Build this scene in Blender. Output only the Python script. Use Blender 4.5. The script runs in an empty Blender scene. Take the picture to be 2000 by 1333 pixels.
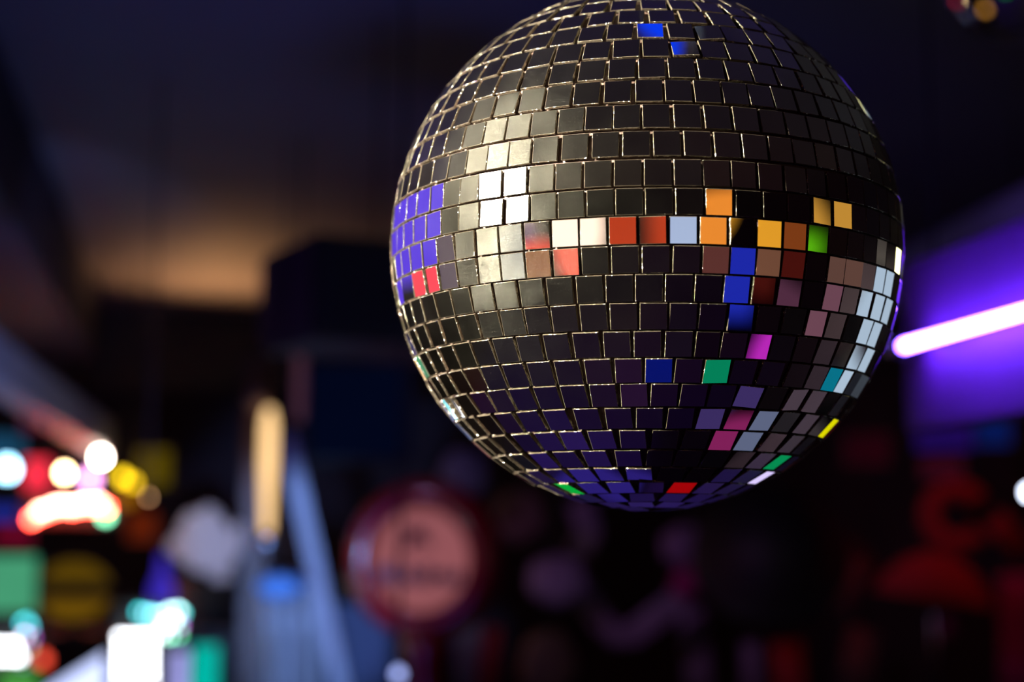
import bpy, bmesh, math, random
from mathutils import Vector, Matrix, noise
random.seed(7)
sc = bpy.context.scene
COL = sc.collection
R_ = math.radians

# ---------------------------------------------------------------- camera, world, exposure
CAM = Vector((0.0, 0.0, 1.6))
F_PX = 3140.217
cam_d = bpy.data.cameras.new('camera'); cam = bpy.data.objects.new('camera', cam_d); COL.objects.link(cam)
cam_d.sensor_width = 36.0; cam_d.lens = 36.0 * F_PX / 2000.0
cam_d.clip_start = 0.02; cam_d.clip_end = 60
CM = Matrix(((0.999995603, -0.00296559577, 0.0, 0.0),
             (-0.000376782156, -0.127050525, -0.991896175, 0.0),
             (0.00294156310, 0.991891813, -0.127051083, CAM.z),
             (0, 0, 0, 1)))
cam.matrix_world = CM
cam_d.dof.use_dof = True
cam_d.dof.focus_distance = 0.578
cam_d.dof.aperture_fstop = 5.1
sc.camera = cam
sc.view_settings.view_transform = 'Standard'; sc.view_settings.look = 'None'
sc.view_settings.exposure = 0.0; sc.view_settings.gamma = 1.0
sc.view_settings.use_curve_mapping = False
sc.cycles.caustics_reflective = False; sc.cycles.caustics_refractive = False
sc.cycles.sample_clamp_indirect = 4.0
w = bpy.data.worlds.new('dark_room_air'); sc.world = w; w.use_nodes = True
w.node_tree.nodes['Background'].inputs[0].default_value = (0.12, 0.10, 0.42, 1)
w.node_tree.nodes['Background'].inputs[1].default_value = 0.004

YAW = R_(10.8)                       # the room is turned against the camera
UX = Vector((math.cos(YAW), math.sin(YAW), 0)); VY = Vector((-math.sin(YAW), math.cos(YAW), 0)); ZZ = Vector((0, 0, 1))
def room(u, v, z): return UX * u + VY * v + ZZ * z
U0, U1, V0, V1, H_ = -3.4, 2.6, -3.0, 7.6, 2.6
BALL = Vector((0.05440783, 0.65158033, 1.72079688)); BR = 0.104

def spot(name, loc, aim, color, power, angle=40, size=0.04, blend=0.5):
    l = bpy.data.lights.new(name, 'SPOT'); l.color = color; l.energy = power; l.spot_size = R_(angle); l.spot_blend = blend; l.shadow_soft_size = size
    o = bpy.data.objects.new(name, l); COL.objects.link(o); o.location = loc
    o.rotation_euler = (Vector(aim) - Vector(loc)).to_track_quat('-Z', 'Y').to_euler(); return o
def point(name, loc, color, power, size=0.03):
    l = bpy.data.lights.new(name, 'POINT'); l.color = color; l.energy = power; l.shadow_soft_size = size
    o = bpy.data.objects.new(name, l); COL.objects.link(o); o.location = loc; return o
def at(px, py, d):                   # a point seen at a photo pixel, d metres in front of the lens
    return CM @ Vector(((px - 1000) / F_PX * d, (666.5 - py) / F_PX * d, -d))
def direction(az, el):               # azimuth 0 = from the ball back past the camera, + = right
    a, e = R_(az), R_(el)
    return Vector((math.sin(a) * math.cos(e), -math.cos(a) * math.cos(e), math.sin(e)))
KEY_W = 8.0
NEON_COL, NEON_S = '6f45ff', 110.0
# far ceiling: added warm spot below it, no lamp fixture
spot('warm_ceiling_fill', room(0.04, 6.2, 2.2), room(0.1, 6.1, 2.6), (1.0, 0.47, 0.18), 17.0, 138)
spot('blue_ceiling_fill', room(-0.2, 2.4, 0.9), room(0.0, 3.6, 2.6), (0.08, 0.14, 1.0), 17.0, 100, 0.35)  # added blue spot without a fixture, tints the near ceiling
spot('cloth_blue_fill', at(420, 1000, 2.2) - ZZ * .2, at(590, 1150, 4.1), (0.25, 0.43, 1.0), 150.0, 20)  # added spot, gives the cloth and board their blue light
spot('violet_floor_fill', room(-0.9, 2.2, 2.5), room(-0.9, 1.2, 0.0), (0.20, 0.08, 1.0), 75.0, 110)  # unseen violet spot added so the floor colours the lower tiles
spot('violet_counter_fill', room(0.9, 3.2, 2.5), room(0.5, 1.6, 1.3), (0.22, 0.12, 1.0), 20.0, 80)  # unseen violet spot added to tint the counter top
spot('red_fill', room(2.0, 3.6, 2.4), at(1850, 1120, 4.8), (1.0, 0.05, 0.06), 3.4, 60)  # added red spot, brightens the things at the lower right
spot('mauve_fill', room(-0.6, 2.6, 2.5), at(1200, 1180, 4.8), (0.60, 0.30, 0.75), 26.0, 42)  # added mauve spot, brightens the scarves under the ball
spot('rear_purple_fill', room(-0.5, -1.0, 2.5), room(-0.5, -1.2, 0.0), (0.45, 0.10, 0.60), 30.0, 130)  # added spot behind the camera, purple floor for the front tiles
spot('beam_blue_fill', at(350, 1500, 2.4), at(20, 700, 4.0), (0.26, 0.34, 1.0), 40.0, 34)  # added blue spot below view that tints the sloping beam
spot('flower_fill', at(250, 900, 3.4), at(400, 1070, 5.2), (1.0, 0.90, 0.92), 60.0, 12)  # added narrow spot that brightens the paper flowers
spot('globe_rim_fill', at(-250, 1350, 3.0), at(740, 1110, 3.9), (0.85, 0.8, 1.0), 4.5, 24, 0.010)  # added spot for the highlight on the red globe rim


# ---------------------------------------------------------------- unseen emitters added round the ball to colour its tiles
# kind: board = added glowing panel flat on a wall, pendant = globe lamp on cord, candle = added glowing glass cup on the table / floor
# name, kind, az, el, dist (None = on the wall), half sizes in degrees, colour (sRGB hex), strength
SRC = {
 'violet':  ('panel', -130, 9, None, 22, 7.5, '5c3ce0', 1.0),
 'pink':    ('board', -122, -2, None, 4.5, 4, 'ff4a5a', 1.0),
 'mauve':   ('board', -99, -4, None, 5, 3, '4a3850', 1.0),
 'grey':    ('board', -63, -8, None, 3, 3, '9aa4b0', 0.45),
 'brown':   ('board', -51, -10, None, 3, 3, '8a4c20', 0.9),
 'globe':   ('pendant', -33, 0, 2.3, 4, 4, 'ffdcc4', 1.5),
 'red':     ('board', -11, -2, None, 5, 3.5, 'b83818', 1.0),
 'redspot': ('pendant', -43, -8, 2.0, 3, 3, 'ff3a2a', 1.0),
 'screen':  ('board', 12, -1, None, 4, 3, 'a8b8d8', 1.0),
 'amber1':  ('pendant', 25, 4, 2.2, 4, 4, 'ee8c30', 1.0),
 'amber2':  ('pendant', 47, 4, 2.0, 3.5, 3.5, 'e09a28', 1.0),
 'amber3':  ('pendant', 83, 9, 1.9, 4, 4, 'c08a34', 1.0),
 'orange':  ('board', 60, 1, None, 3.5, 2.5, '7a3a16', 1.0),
 'green1':  ('board', 74, -1, None, 1.6, 1.6, '58b010', 1.0),
 'blue':    ('board', 38, -17, None, 4.5, 5.5, '1c28a8', 1.0),
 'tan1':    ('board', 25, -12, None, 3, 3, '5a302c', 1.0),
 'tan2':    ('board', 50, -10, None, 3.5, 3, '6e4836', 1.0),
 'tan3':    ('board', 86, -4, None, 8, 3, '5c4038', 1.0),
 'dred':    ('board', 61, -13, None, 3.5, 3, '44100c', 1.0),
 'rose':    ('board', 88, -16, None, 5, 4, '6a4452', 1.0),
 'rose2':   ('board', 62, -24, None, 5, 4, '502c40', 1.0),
 'cooler':  ('cooler', 125, -9, None, 12, 12, 'a8bcd0', 1.0),
 'hot':     ('pendant', 140, 7, 1.5, 3, 3, 'fff6b0', 4.0),
 'skyblue': ('ceiling', 140, 83, None, 3, 3, '0038f0', 1.0),
 'magenta': ('candle', 61, -39, 0.95, 2.6, 2.6, 'b828b8', 1.0),
 'emerald': ('candle', 50, -52, 0.95, 2.6, 2.6, '048058', 1.0),
 'cobalt':  ('candle', 6, -58, 0.95, 2.4, 2.4, '041068', 1.0),
 'teal':    ('candle', 114, -25, 0.95, 2.2, 2.2, '047088', 1.0),
 'card':    ('card', 114, -52, 0.95, 6, 5, '5c6480', 1.0),
 'card2':   ('card', 116, -33, 0.95, 5, 4, '5c5850', 1.0),
 'card3':   ('card', 77, -66, 0.95, 5, 4, '3a2c60', 1.0),
 'indigo':  ('card', -168, -52, 0.95, 8, 8, '281c70', 1.0),
 'rosecandle': ('candle', 93, -63, 0.95, 2.4, 2.4, '802058', 1.0),
 'yellow':  ('candle', 151, -13, 1.35, 2.5, 2.5, 'e0d800', 1.0),
 'green2':  ('candle', 149, -30, 0.95, 2.4, 2.4, '048c50', 1.0),
 'lavender':('candle', 158, -22, 1.15, 2.4, 2.4, 'd8c8ff', 1.1),
 'green3':  ('candle', -171, -26, 0.95, 2.6, 2.6, '04a838', 1.0),
 'redcandle':('candle', 162, -54, 0.95, 2.4, 2.4, 'a00408', 1.0),
}
COUNTER_Z, TABLE_Z = 1.30, 0.95
def src_geom(name):
    """centre of the glowing face, half width and half height as vectors, and what it sits on"""
    if name == 'K': 
        c = BALL + direction(-69, 16) * 1.45; n = (BALL - c).normalized(); r = n.cross(ZZ).normalized()
        return c, r * 0.085, ZZ * 0.085, 'lamp'
    kind, az, el, dist, hw, hh, col, s = SRC[name]
    d = direction(az, el)
    if kind in ('board', 'cooler', 'panel'):
        best = None
        for key, nrm, off, t1 in (('left', -UX, -U0, VY), ('right', UX, U1, VY), ('rear', -VY, -V0, UX), ('back', VY, V1, UX)):
            den = d.dot(nrm)
            if den > 1e-3:
                t = (off - 0.05 - BALL.dot(nrm)) / den
                if best is None or t < best[0]: best = (t, nrm, t1, key)
        t, nrm, t1, key = best
        c = BALL + d * t
        if kind != 'board':
            t = 2.15; c = BALL + d * t; nrm = Vector((d.x, d.y, 0)).normalized(); key = kind; t1 = ZZ.cross(nrm) * -1
        side = d.cross(ZZ).normalized()          # right hand side as seen from the ball
        if t1.dot(side) < 0: t1 = -t1
        hwv = t1 * (t * math.tan(R_(hw)) / abs(t1.dot(side)))
        hhv = ZZ * (t * math.tan(R_(hh)) / max(0.3, math.cos(R_(el))))
        return c, hwv, hhv, key
    side = d.cross(ZZ).normalized()
    if kind in ('candle', 'card'):
        fwd = abs(az) > 145
        z = COUNTER_Z if fwd else TABLE_Z
        rr = 0.03
        t = (BALL.z - z - (rr if kind == 'candle' else 0.0)) / -d.z
        c = BALL + d * t
        if kind == 'card':
            fl = Vector((d.x, d.y, 0)).normalized()
            return c, side * t * math.tan(R_(hw)), fl * (t * math.tan(R_(hh)) / math.sin(R_(-el))), 'table'
        return c, side * rr, ZZ * rr, 'counter' if fwd else 'table'
    if kind != 'ceiling':
        c = BALL + d * dist; r = dist * math.tan(R_(hw))
    else:
        t = (H_ - 0.03 - BALL.z) / d.z; c = BALL + d * t; r = t * math.tan(R_(hw))
        fl = Vector((-d.x, -d.y, 0)).normalized()
        return c, side * r, fl * r / math.sin(R_(el)), 'ceiling'
    return c, side * r, ZZ * r, 'cord'

# rows of mirror tiles, measured: upper latitude, lower latitude, longitudes of the joints
ROWS = [  # lower rows of the ball follow: upper latitude, lower latitude, longitudes of the seams
 (88.51,82.76,[15.0,105.0,195.0,285.0]),
 (82.76,77.01,[12.0,48.0,84.0,120.0,156.0,192.0,228.0,264.0,300.0,336.0]),
 (77.01,71.26,[9.0,31.5,54.0,76.5,99.0,121.5,144.0,166.5,189.0,211.5,234.0,256.5,279.0,301.5,324.0,346.5]),
 (71.26,65.51,[6.0,22.4,38.7,55.1,71.5,87.8,104.2,120.5,136.9,153.3,169.6,186.0,202.4,218.7,235.1,251.4,267.8,284.2,300.6,316.9,333.3,349.6]),
 (65.51,59.76,[3.0,16.3,29.7,43.0,56.3,69.7,83.0,96.3,109.7,123.0,136.3,149.7,163.0,176.3,189.7,203.0,216.3,229.7,243.0,256.3,269.7,283.0,296.3,309.7,323.0,336.3,349.7]),
 (59.76,54.01,[0.0,10.9,21.8,32.7,43.6,54.5,65.5,76.4,87.3,98.2,109.1,120.0,130.9,141.8,152.7,163.6,174.6,185.4,196.4,207.3,218.2,229.1,240.0,250.9,261.8,272.7,283.6,294.6,305.4,316.4,327.3,338.2,349.1]),
 (54.01,48.22,[-11.3,-1.3,8.6,17.6,27.6,37.7,47.7,57.7,67.8,77.8,87.8,97.8,107.9,117.9,128.0,138.0,148.0,158.0,168.1,178.1,188.2,198.2,208.2,218.2,228.3,238.3,248.4,258.4,268.4,278.4,288.5,298.5,308.5,318.6,328.6,338.6]),
 (48.22,42.34,[-7.6,1.0,10.1,19.1,28.1,37.1,46.1,55.1,64.1,73.1,82.1,91.1,100.1,109.1,118.2,127.2,136.2,145.2,154.2,163.2,172.2,181.2,190.2,199.2,208.2,217.2,226.2,235.2,244.3,253.3,262.3,271.3,280.3,289.3,298.3,307.3,316.3,325.3,334.3,343.3]),
 (42.34,36.74,[-17.4,-9.8,-2.2,6.1,13.9,21.4,28.6,35.8,43.5,51.2,58.8,66.5,74.2,81.8,89.5,97.2,104.9,112.5,120.2,127.9,135.5,143.2,150.9,158.6,166.2,173.9,181.6,189.2,196.9,204.6,212.2,219.9,227.6,235.3,242.9,250.6,258.3,265.9,273.6,281.3,289.0,296.6,304.3,312.0,319.6,327.3,335.0]),
 (36.74,30.89,[-37.4,-29.3,-22.1,-14.9,-7.6,-0.4,6.5,13.7,20.4,27.3,34.6,41.5,48.7,56.0,63.2,70.4,77.6,84.8,92.0,99.2,106.4,113.6,120.8,128.0,135.2,142.4,149.6,156.9,164.1,171.3,178.5,185.7,192.9,200.1,207.3,214.5,221.7,228.9,236.2,243.4,250.6,257.8,265.0,272.2,279.4,286.6,293.8,301.0,308.2,315.4]),
 (30.89,25.27,[-29.2,-22.0,-15.2,-8.1,-1.4,5.2,12.0,18.7,25.2,31.5,38.6,45.4,52.2,59.0,65.8,72.6,79.4,86.2,92.9,99.7,106.5,113.3,120.1,126.9,133.7,140.5,147.3,154.1,160.9,167.7,174.5,181.3,188.1,194.9,201.7,208.5,215.3,222.1,228.9,235.7,242.5,249.3,256.1,262.9,269.7,276.5,283.3,290.0,296.8,303.6,310.4,317.2,324.0]),
 (25.27,19.35,[-34.7,-28.0,-21.6,-15.3,-8.9,-2.0,4.4,10.5,16.9,22.9,28.8,34.8,41.3,47.6,54.0,60.3,66.6,72.9,79.2,85.5,91.8,98.1,104.4,110.8,117.1,123.4,129.7,136.0,142.3,148.6,154.9,161.2,167.6,173.9,180.2,186.5,192.8,199.1,205.4,211.7,218.0,224.4,230.7,237.0,243.3,249.6,255.9,262.2,268.5,274.8,281.2,287.5,293.8,300.1,306.4,312.7,319.0]),
 (19.35,13.56,[-60.2,-53.7,-48.0,-41.7,-35.8,-29.8,-24.0,-17.9,-12.0,-6.2,-0.6,5.7,12.1,18.2,24.4,30.5,36.4,42.4,48.4,54.4,60.4,66.4,72.4,78.3,84.3,90.3,96.3,102.3,108.3,114.2,120.2,126.2,132.2,138.2,144.2,150.2,156.1,162.1,168.1,174.1,180.1,186.1,192.0,198.0,204.0,210.0,216.0,222.0,228.0,233.9,239.9,245.9,251.9,257.9,263.9,269.8,275.8,281.8,287.8,293.8]),
 (13.56,7.71,[-56.6,-50.8,-45.1,-39.3,-33.7,-28.3,-23.1,-16.9,-10.6,-4.5,1.6,7.5,13.7,19.6,25.4,31.3,36.9,43.0,49.0,54.9,60.8,66.7,72.6,78.5,84.4,90.4,96.3,102.2,108.1,114.0,119.9,125.9,131.8,137.7,143.6,149.5,155.4,161.4,167.3,173.2,179.1,185.0,190.9,196.9,202.8,208.7,214.6,220.5,226.4,232.4,238.3,244.2,250.1,256.0,261.9,267.8,273.8,279.7,285.6,291.5,297.4]),
 (7.71,1.88,[-56.3,-50.4,-45.6,-40.5,-35.3,-29.4,-23.3,-17.7,-11.9,-6.0,-0.2,5.6,11.3,17.0,22.3,28.5,34.0,38.9,45.4,50.9,56.5,62.1,67.8,73.4,79.0,84.6,90.2,95.8,101.5,107.1,112.7,118.3,123.9,129.6,135.2,140.8,146.4,152.0,157.6,163.3,168.9,174.5,180.1,185.7,191.4,197.0,202.6,208.2,213.8,219.4,225.1,230.7,236.3,241.9,247.5,253.2,258.8,264.4,270.0,275.6,281.2,286.9,292.5,298.1]),
 (1.88,-3.47,[-46.0,-40.6,-35.0,-28.7,-22.7,-17.2,-11.3,-5.6,-0.1,5.8,11.5,17.5,23.4,29.0,34.5,40.7,46.3,51.4,56.9,62.6,68.3,74.0,79.7,85.4,91.2,96.9,102.6,108.3,114.0,119.7,125.4,131.2,136.9,142.6,148.3,154.0,159.7,165.4,171.2,176.9,182.6,188.3,194.0,199.7,205.4,211.2,216.9,222.6,228.3,234.0,239.7,245.4,251.2,256.9,262.6,268.3,274.0,279.7,285.4,291.2,296.9,302.6,308.3]),
 (-3.47,-9.01,[-59.8,-53.7,-47.9,-42.3,-36.1,-30.1,-24.6,-18.3,-12.8,-7.0,-1.3,4.5,10.5,16.3,22.2,27.9,33.9,39.5,45.0,50.7,55.9,60.9,66.6,72.3,78.0,83.7,89.4,95.1,100.8,106.5,112.2,117.9,123.6,129.2,135.0,140.6,146.3,152.0,157.7,163.4,169.1,174.8,180.5,186.2,191.9,197.6,203.3,209.0,214.7,220.4,226.1,231.8,237.5,243.2,248.9,254.6,260.3,266.0,271.7,277.4,283.1,288.8,294.5]),
 (-9.01,-14.39,[-67.2,-60.4,-54.0,-48.0,-42.3,-36.2,-30.2,-24.6,-18.6,-12.7,-6.8,-0.8,5.2,11.2,16.9,22.4,28.0,34.0,39.8,45.4,50.9,56.5,61.7,67.6,73.5,79.4,85.4,91.3,97.2,103.2,109.1,115.0,120.9,126.8,132.8,138.7,144.6,150.6,156.5,162.4,168.3,174.2,180.2,186.1,192.0,198.0,203.9,209.8,215.7,221.6,227.6,233.5,239.4,245.4,251.3,257.2,263.1,269.0,275.0,280.9,286.8]),
 (-14.39,-19.84,[-64.1,-57.7,-51.3,-45.4,-39.3,-33.0,-26.9,-20.6,-14.3,-8.0,-2.2,3.9,9.8,15.8,21.8,27.8,34.0,40.0,45.6,51.4,57.7,64.5,70.6,76.7,82.8,88.9,95.0,101.0,107.1,113.2,119.3,125.4,131.5,137.6,143.7,149.8,155.8,161.9,168.0,174.1,180.2,186.3,192.4,198.5,204.6,210.6,216.7,222.8,228.9,235.0,241.1,247.2,253.3,259.4,265.4,271.5,277.6,283.7,289.8]),
 (-19.84,-25.24,[-66.0,-58.9,-51.9,-45.5,-38.8,-32.6,-26.4,-20.3,-14.0,-7.6,-1.3,4.8,11.1,17.2,23.7,30.1,36.7,42.7,49.2,55.5,61.1,67.4,73.7,80.0,86.3,92.6,98.9,105.2,111.5,117.8,124.1,130.4,136.7,143.0,149.3,155.6,161.8,168.2,174.4,180.7,187.0,193.3,199.6,205.9,212.2,218.5,224.8,231.1,237.4,243.7,250.0,256.3,262.6,268.9,275.2,281.4,287.8]),
 (-25.24,-30.89,[-64.0,-56.5,-49.9,-43.4,-36.8,-30.0,-23.5,-16.4,-9.6,-2.8,3.8,10.9,16.6,23.1,28.8,35.4,42.2,48.8,55.8,62.4,69.1,75.7,82.4,89.1,95.8,102.4,109.1,115.8,122.5,129.1,135.8,142.5,149.2,155.8,162.5,169.2,175.8,182.5,189.2,195.9,202.6,209.2,215.9,222.6,229.2,235.9,242.6,249.3,255.9,262.6,269.3,276.0,282.6,289.3]),
 (-30.89,-36.32,[-64.9,-57.1,-50.0,-43.5,-36.6,-29.2,-22.2,-14.7,-7.5,-0.4,6.6,13.5,20.3,27.0,35.4,43.1,49.6,55.9,61.9,68.9,76.0,83.1,90.1,97.2,104.3,111.4,118.4,125.5,132.6,139.6,146.7,153.8,160.8,167.9,175.0,182.0,189.1,196.2,203.2,210.3,217.4,224.4,231.5,238.6,245.7,252.7,259.8,266.9,273.9,281.0,288.1]),
 (-36.32,-41.79,[-61.9,-53.0,-45.0,-37.6,-29.6,-22.2,-14.6,-6.8,1.0,8.4,15.9,23.3,31.0,38.8,46.7,54.4,61.7,69.3,77.0,84.6,92.2,99.8,107.5,115.1,122.7,130.4,138.0,145.6,153.2,160.9,168.5,176.1,183.7,191.4,199.0,206.6,214.2,221.9,229.5,237.1,244.7,252.4,260.0,267.6,275.2,282.9,290.5]),
 (-41.79,-47.48,[-67.3,-57.3,-48.3,-39.2,-30.2,-21.3,-11.6,-3.4,5.4,13.9,22.6,31.5,39.7,49.0,59.3,68.3,77.2,86.2,95.2,104.2,113.2,122.1,131.1,140.1,149.1,158.0,167.0,176.0,185.0,193.9,202.9,211.9,220.9,229.8,238.8,247.8,256.8,265.8,274.7,283.7]),
 (-47.48,-53.20,[-59.8,-47.7,-37.0,-28.2,-18.7,-9.1,1.0,10.8,20.8,29.5,39.6,50.7,61.0,71.0,81.0,90.9,100.9,110.9,120.8,130.8,140.8,150.7,160.7,170.7,180.6,190.6,200.6,210.6,220.5,230.5,240.4,250.4,260.4,270.4,280.3,290.3]),
 (-53.20,-59.00,[-60.6,-47.3,-35.8,-24.3,-12.4,-0.4,10.1,20.6,31.8,42.4,54.1,65.8,77.5,89.2,100.9,112.5,124.2,135.9,147.6,159.3,170.9,182.6,194.3,206.0,217.7,229.4,241.0,252.7,264.4,276.1,287.8]),
 (-59.00,-64.74,[-49.4,-34.9,-22.8,-10.1,4.0,17.8,30.6,45.7,59.0,72.2,85.5,98.7,112.0,125.2,138.5,151.7,165.0,178.2,191.4,204.7,217.9,231.2,244.4,257.7,270.9,284.2,297.4]),
 (-64.74,-70.37,[-40.2,-22.0,-6.3,11.5,28.0,45.1,62.3,79.5,96.6,113.8,131.0,148.1,165.3,182.5,199.6,216.8,234.0,251.1,268.3,285.4,302.6]),
 (-70.37,-75.90,[-14.2,7.9,31.8,54.2,76.7,99.1,121.5,143.9,166.4,188.8,211.2,233.6,256.1,278.5,300.9,323.4]),
 (-75.90,-81.50,[-21.6,10.0,42.8,75.7,108.5,141.4,174.2,207.0,239.9,272.7,305.5]),
 (-81.50,-86.80,[11.0,83.0,155.0,227.0,299.0]),
]
ROW0 = 6
# tiles turned so each mirrors a chosen coloured source: (row, tile): tilt right, tilt up in degrees
TILT = {(8,4):(2.2,-2.33),(8,5):(-4.47,-2.46),(9,2):(1.78,4.0),(9,3):(-5.06,3.86),(8,61):(2.16,-0.68),(8,62):(-0.08,0.3),(8,63):(-0.18,-0.22),(8,0):(-0.05,-1.65),(8,1):(-2.01,-2.64),(9,58):(2.45,-0.78),(9,59):(-0.08,-0.14),(9,60):(-0.17,-0.23),(9,61):(-0.13,0.07),(9,62):(-1.59,0.32),(10,61):(0.04,0.36),(10,62):(-0.13,-0.08),(10,0):(-0.21,0.24),(10,1):(-0.12,-0.09),(10,2):(0.38,-4.18),(11,3):(0.54,0.86),(11,1):(1.37,-0.71),(11,2):(-6.72,-0.18),(11,0):(10.43,3.94),(11,6):(0.14,0.98),(11,7):(0.09,0.42),(10,5):(-0.17,-3.62),(10,7):(2.62,0.47),(10,8):(-2.06,0.28),(10,9):(1.36,-0.46),(10,10):(-7.38,-0.5),(11,8):(-3.99,1.44),(10,6):(4.09,-2.47),(10,11):(0.41,-0.0),(10,12):(0.78,2.63),(9,10):(-0.89,-1.62),(10,14):(-0.42,1.16),(9,14):(6.23,0.32),(9,15):(-2.31,0.08),(10,13):(7.91,1.18),(10,15):(-0.29,0.17),(10,16):(1.6,-0.87),(11,14):(-0.34,-1.15),(12,13):(1.04,0.87),(13,13):(0.7,5.81),(11,13):(-0.27,-0.07),(11,15):(0.37,-0.01),(11,18):(3.68,0.52),(11,19):(-7.6,1.75),(11,16):(-0.3,-1.66),(12,14):(7.46,0.91),(12,17):(0.63,-0.21),(13,16):(3.72,1.99),(12,15):(-1.3,-0.76),(13,14):(4.27,0.1),(11,22):(0.18,0.08),(12,19):(2.67,-0.23),(12,20):(0.01,0.32),(12,21):(0.03,-0.0),(13,19):(-0.13,-0.26),(13,20):(0.11,-0.12),(14,18):(-0.04,-0.06),(14,19):(-0.02,0.19),(15,17):(1.34,0.49),(15,19):(-6.14,0.89),(10,22):(1.35,0.05),(2,2):(0.64,1.74),(2,4):(-10.23,4.43),(3,6):(-2.61,9.46),(14,13):(0.85,-0.27),(15,11):(2.98,-0.47),(15,9):(0.56,-0.79),(15,16):(-0.04,1.99),(16,11):(-5.68,-5.38),(16,13):(7.29,-1.91),(16,14):(-0.47,0.78),(17,9):(1.07,-0.39),(17,10):(-1.27,-0.68),(17,11):(1.56,-1.7),(18,8):(0.11,4.57),(18,9):(0.13,2.79),(17,15):(0.06,-0.11),(19,10):(0.23,-1.98),(20,8):(0.8,-0.21),(21,20):(-4.88,-0.61),(21,3):(-0.03,-0.81),(20,2):(-1.82,-3.19),(20,3):(-0.84,-6.24),(16,45):(-3.47,2.74),(16,46):(-9.78,2.51),(14,51):(-0.7,-4.15),(14,52):(-0.69,-2.49)}
TILT2 = {(17,1):(3.48,-0.85),(17,38):(1.61,7.94)}
# ---------------------------------------------------------------- materials
def lin(h):
    v = [int(h[i:i + 2], 16) / 255 for i in (0, 2, 4)]
    return tuple((c / 12.92 if c <= 0.04045 else ((c + 0.055) / 1.055) ** 2.4) for c in v) + (1,)
MATS = {}
def mat(name, col, rough=0.5, metal=0.0, noise_scale=12, vary=0.25, bump=0.0, coat=0.0, sheen=0.0, alpha=None, trans=0.0):
    """procedural surface: colour broken up by a noise, optional bump"""
    if name in MATS: return MATS[name]
    m = bpy.data.materials.new(name); m.use_nodes = True; nt = m.node_tree; b = nt.nodes['Principled BSDF']
    c = lin(col) if isinstance(col, str) else tuple(col) + (1,)
    tc = nt.nodes.new('ShaderNodeTexCoord'); nz = nt.nodes.new('ShaderNodeTexNoise'); nz.inputs['Scale'].default_value = noise_scale; nz.inputs['Detail'].default_value = 4
    nt.links.new(tc.outputs['Object'], nz.inputs['Vector'])
    mx = nt.nodes.new('ShaderNodeMix'); mx.data_type = 'RGBA'
    mx.inputs['A'].default_value = tuple(x * (1 - vary) for x in c[:3]) + (1,); mx.inputs['B'].default_value = tuple(min(1, x * (1 + vary)) for x in c[:3]) + (1,)
    nt.links.new(nz.outputs['Fac'], mx.inputs['Factor']); nt.links.new(mx.outputs['Result'], b.inputs['Base Color'])
    b.inputs['Roughness'].default_value = rough; b.inputs['Metallic'].default_value = metal; b.inputs['Coat Weight'].default_value = coat
    b.inputs['Sheen Weight'].default_value = sheen; b.inputs['Transmission Weight'].default_value = trans
    if bump:
        bp = nt.nodes.new('ShaderNodeBump'); bp.inputs['Strength'].default_value = bump; bp.inputs['Distance'].default_value = 0.01
        nt.links.new(nz.outputs['Fac'], bp.inputs['Height']); nt.links.new(bp.outputs['Normal'], b.inputs['Normal'])
    MATS[name] = m; return m
def glow(name, col, strength=1.0, vary=0.06, scale=8):
    """a surface that gives off light: lamp glass, neon, lit sign, screen"""
    if name in MATS: return MATS[name]
    m = bpy.data.materials.new(name); m.use_nodes = True; nt = m.node_tree; nt.nodes.clear()
    o = nt.nodes.new('ShaderNodeOutputMaterial'); e = nt.nodes.new('ShaderNodeEmission'); e.inputs['Strength'].default_value = strength
    c = lin(col); tc = nt.nodes.new('ShaderNodeTexCoord'); nz = nt.nodes.new('ShaderNodeTexNoise'); nz.inputs['Scale'].default_value = scale
    nt.links.new(tc.outputs['Object'], nz.inputs['Vector'])
    mx = nt.nodes.new('ShaderNodeMix'); mx.data_type = 'RGBA'
    mx.inputs['A'].default_value = tuple(x * (1 - vary) for x in c[:3]) + (1,); mx.inputs['B'].default_value = tuple(x * (1 + vary) for x in c[:3]) + (1,)
    nt.links.new(nz.outputs['Fac'], mx.inputs['Factor']); nt.links.new(mx.outputs['Result'], e.inputs['Color']); nt.links.new(e.outputs[0], o.inputs[0])
    MATS[name] = m; return m

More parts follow.
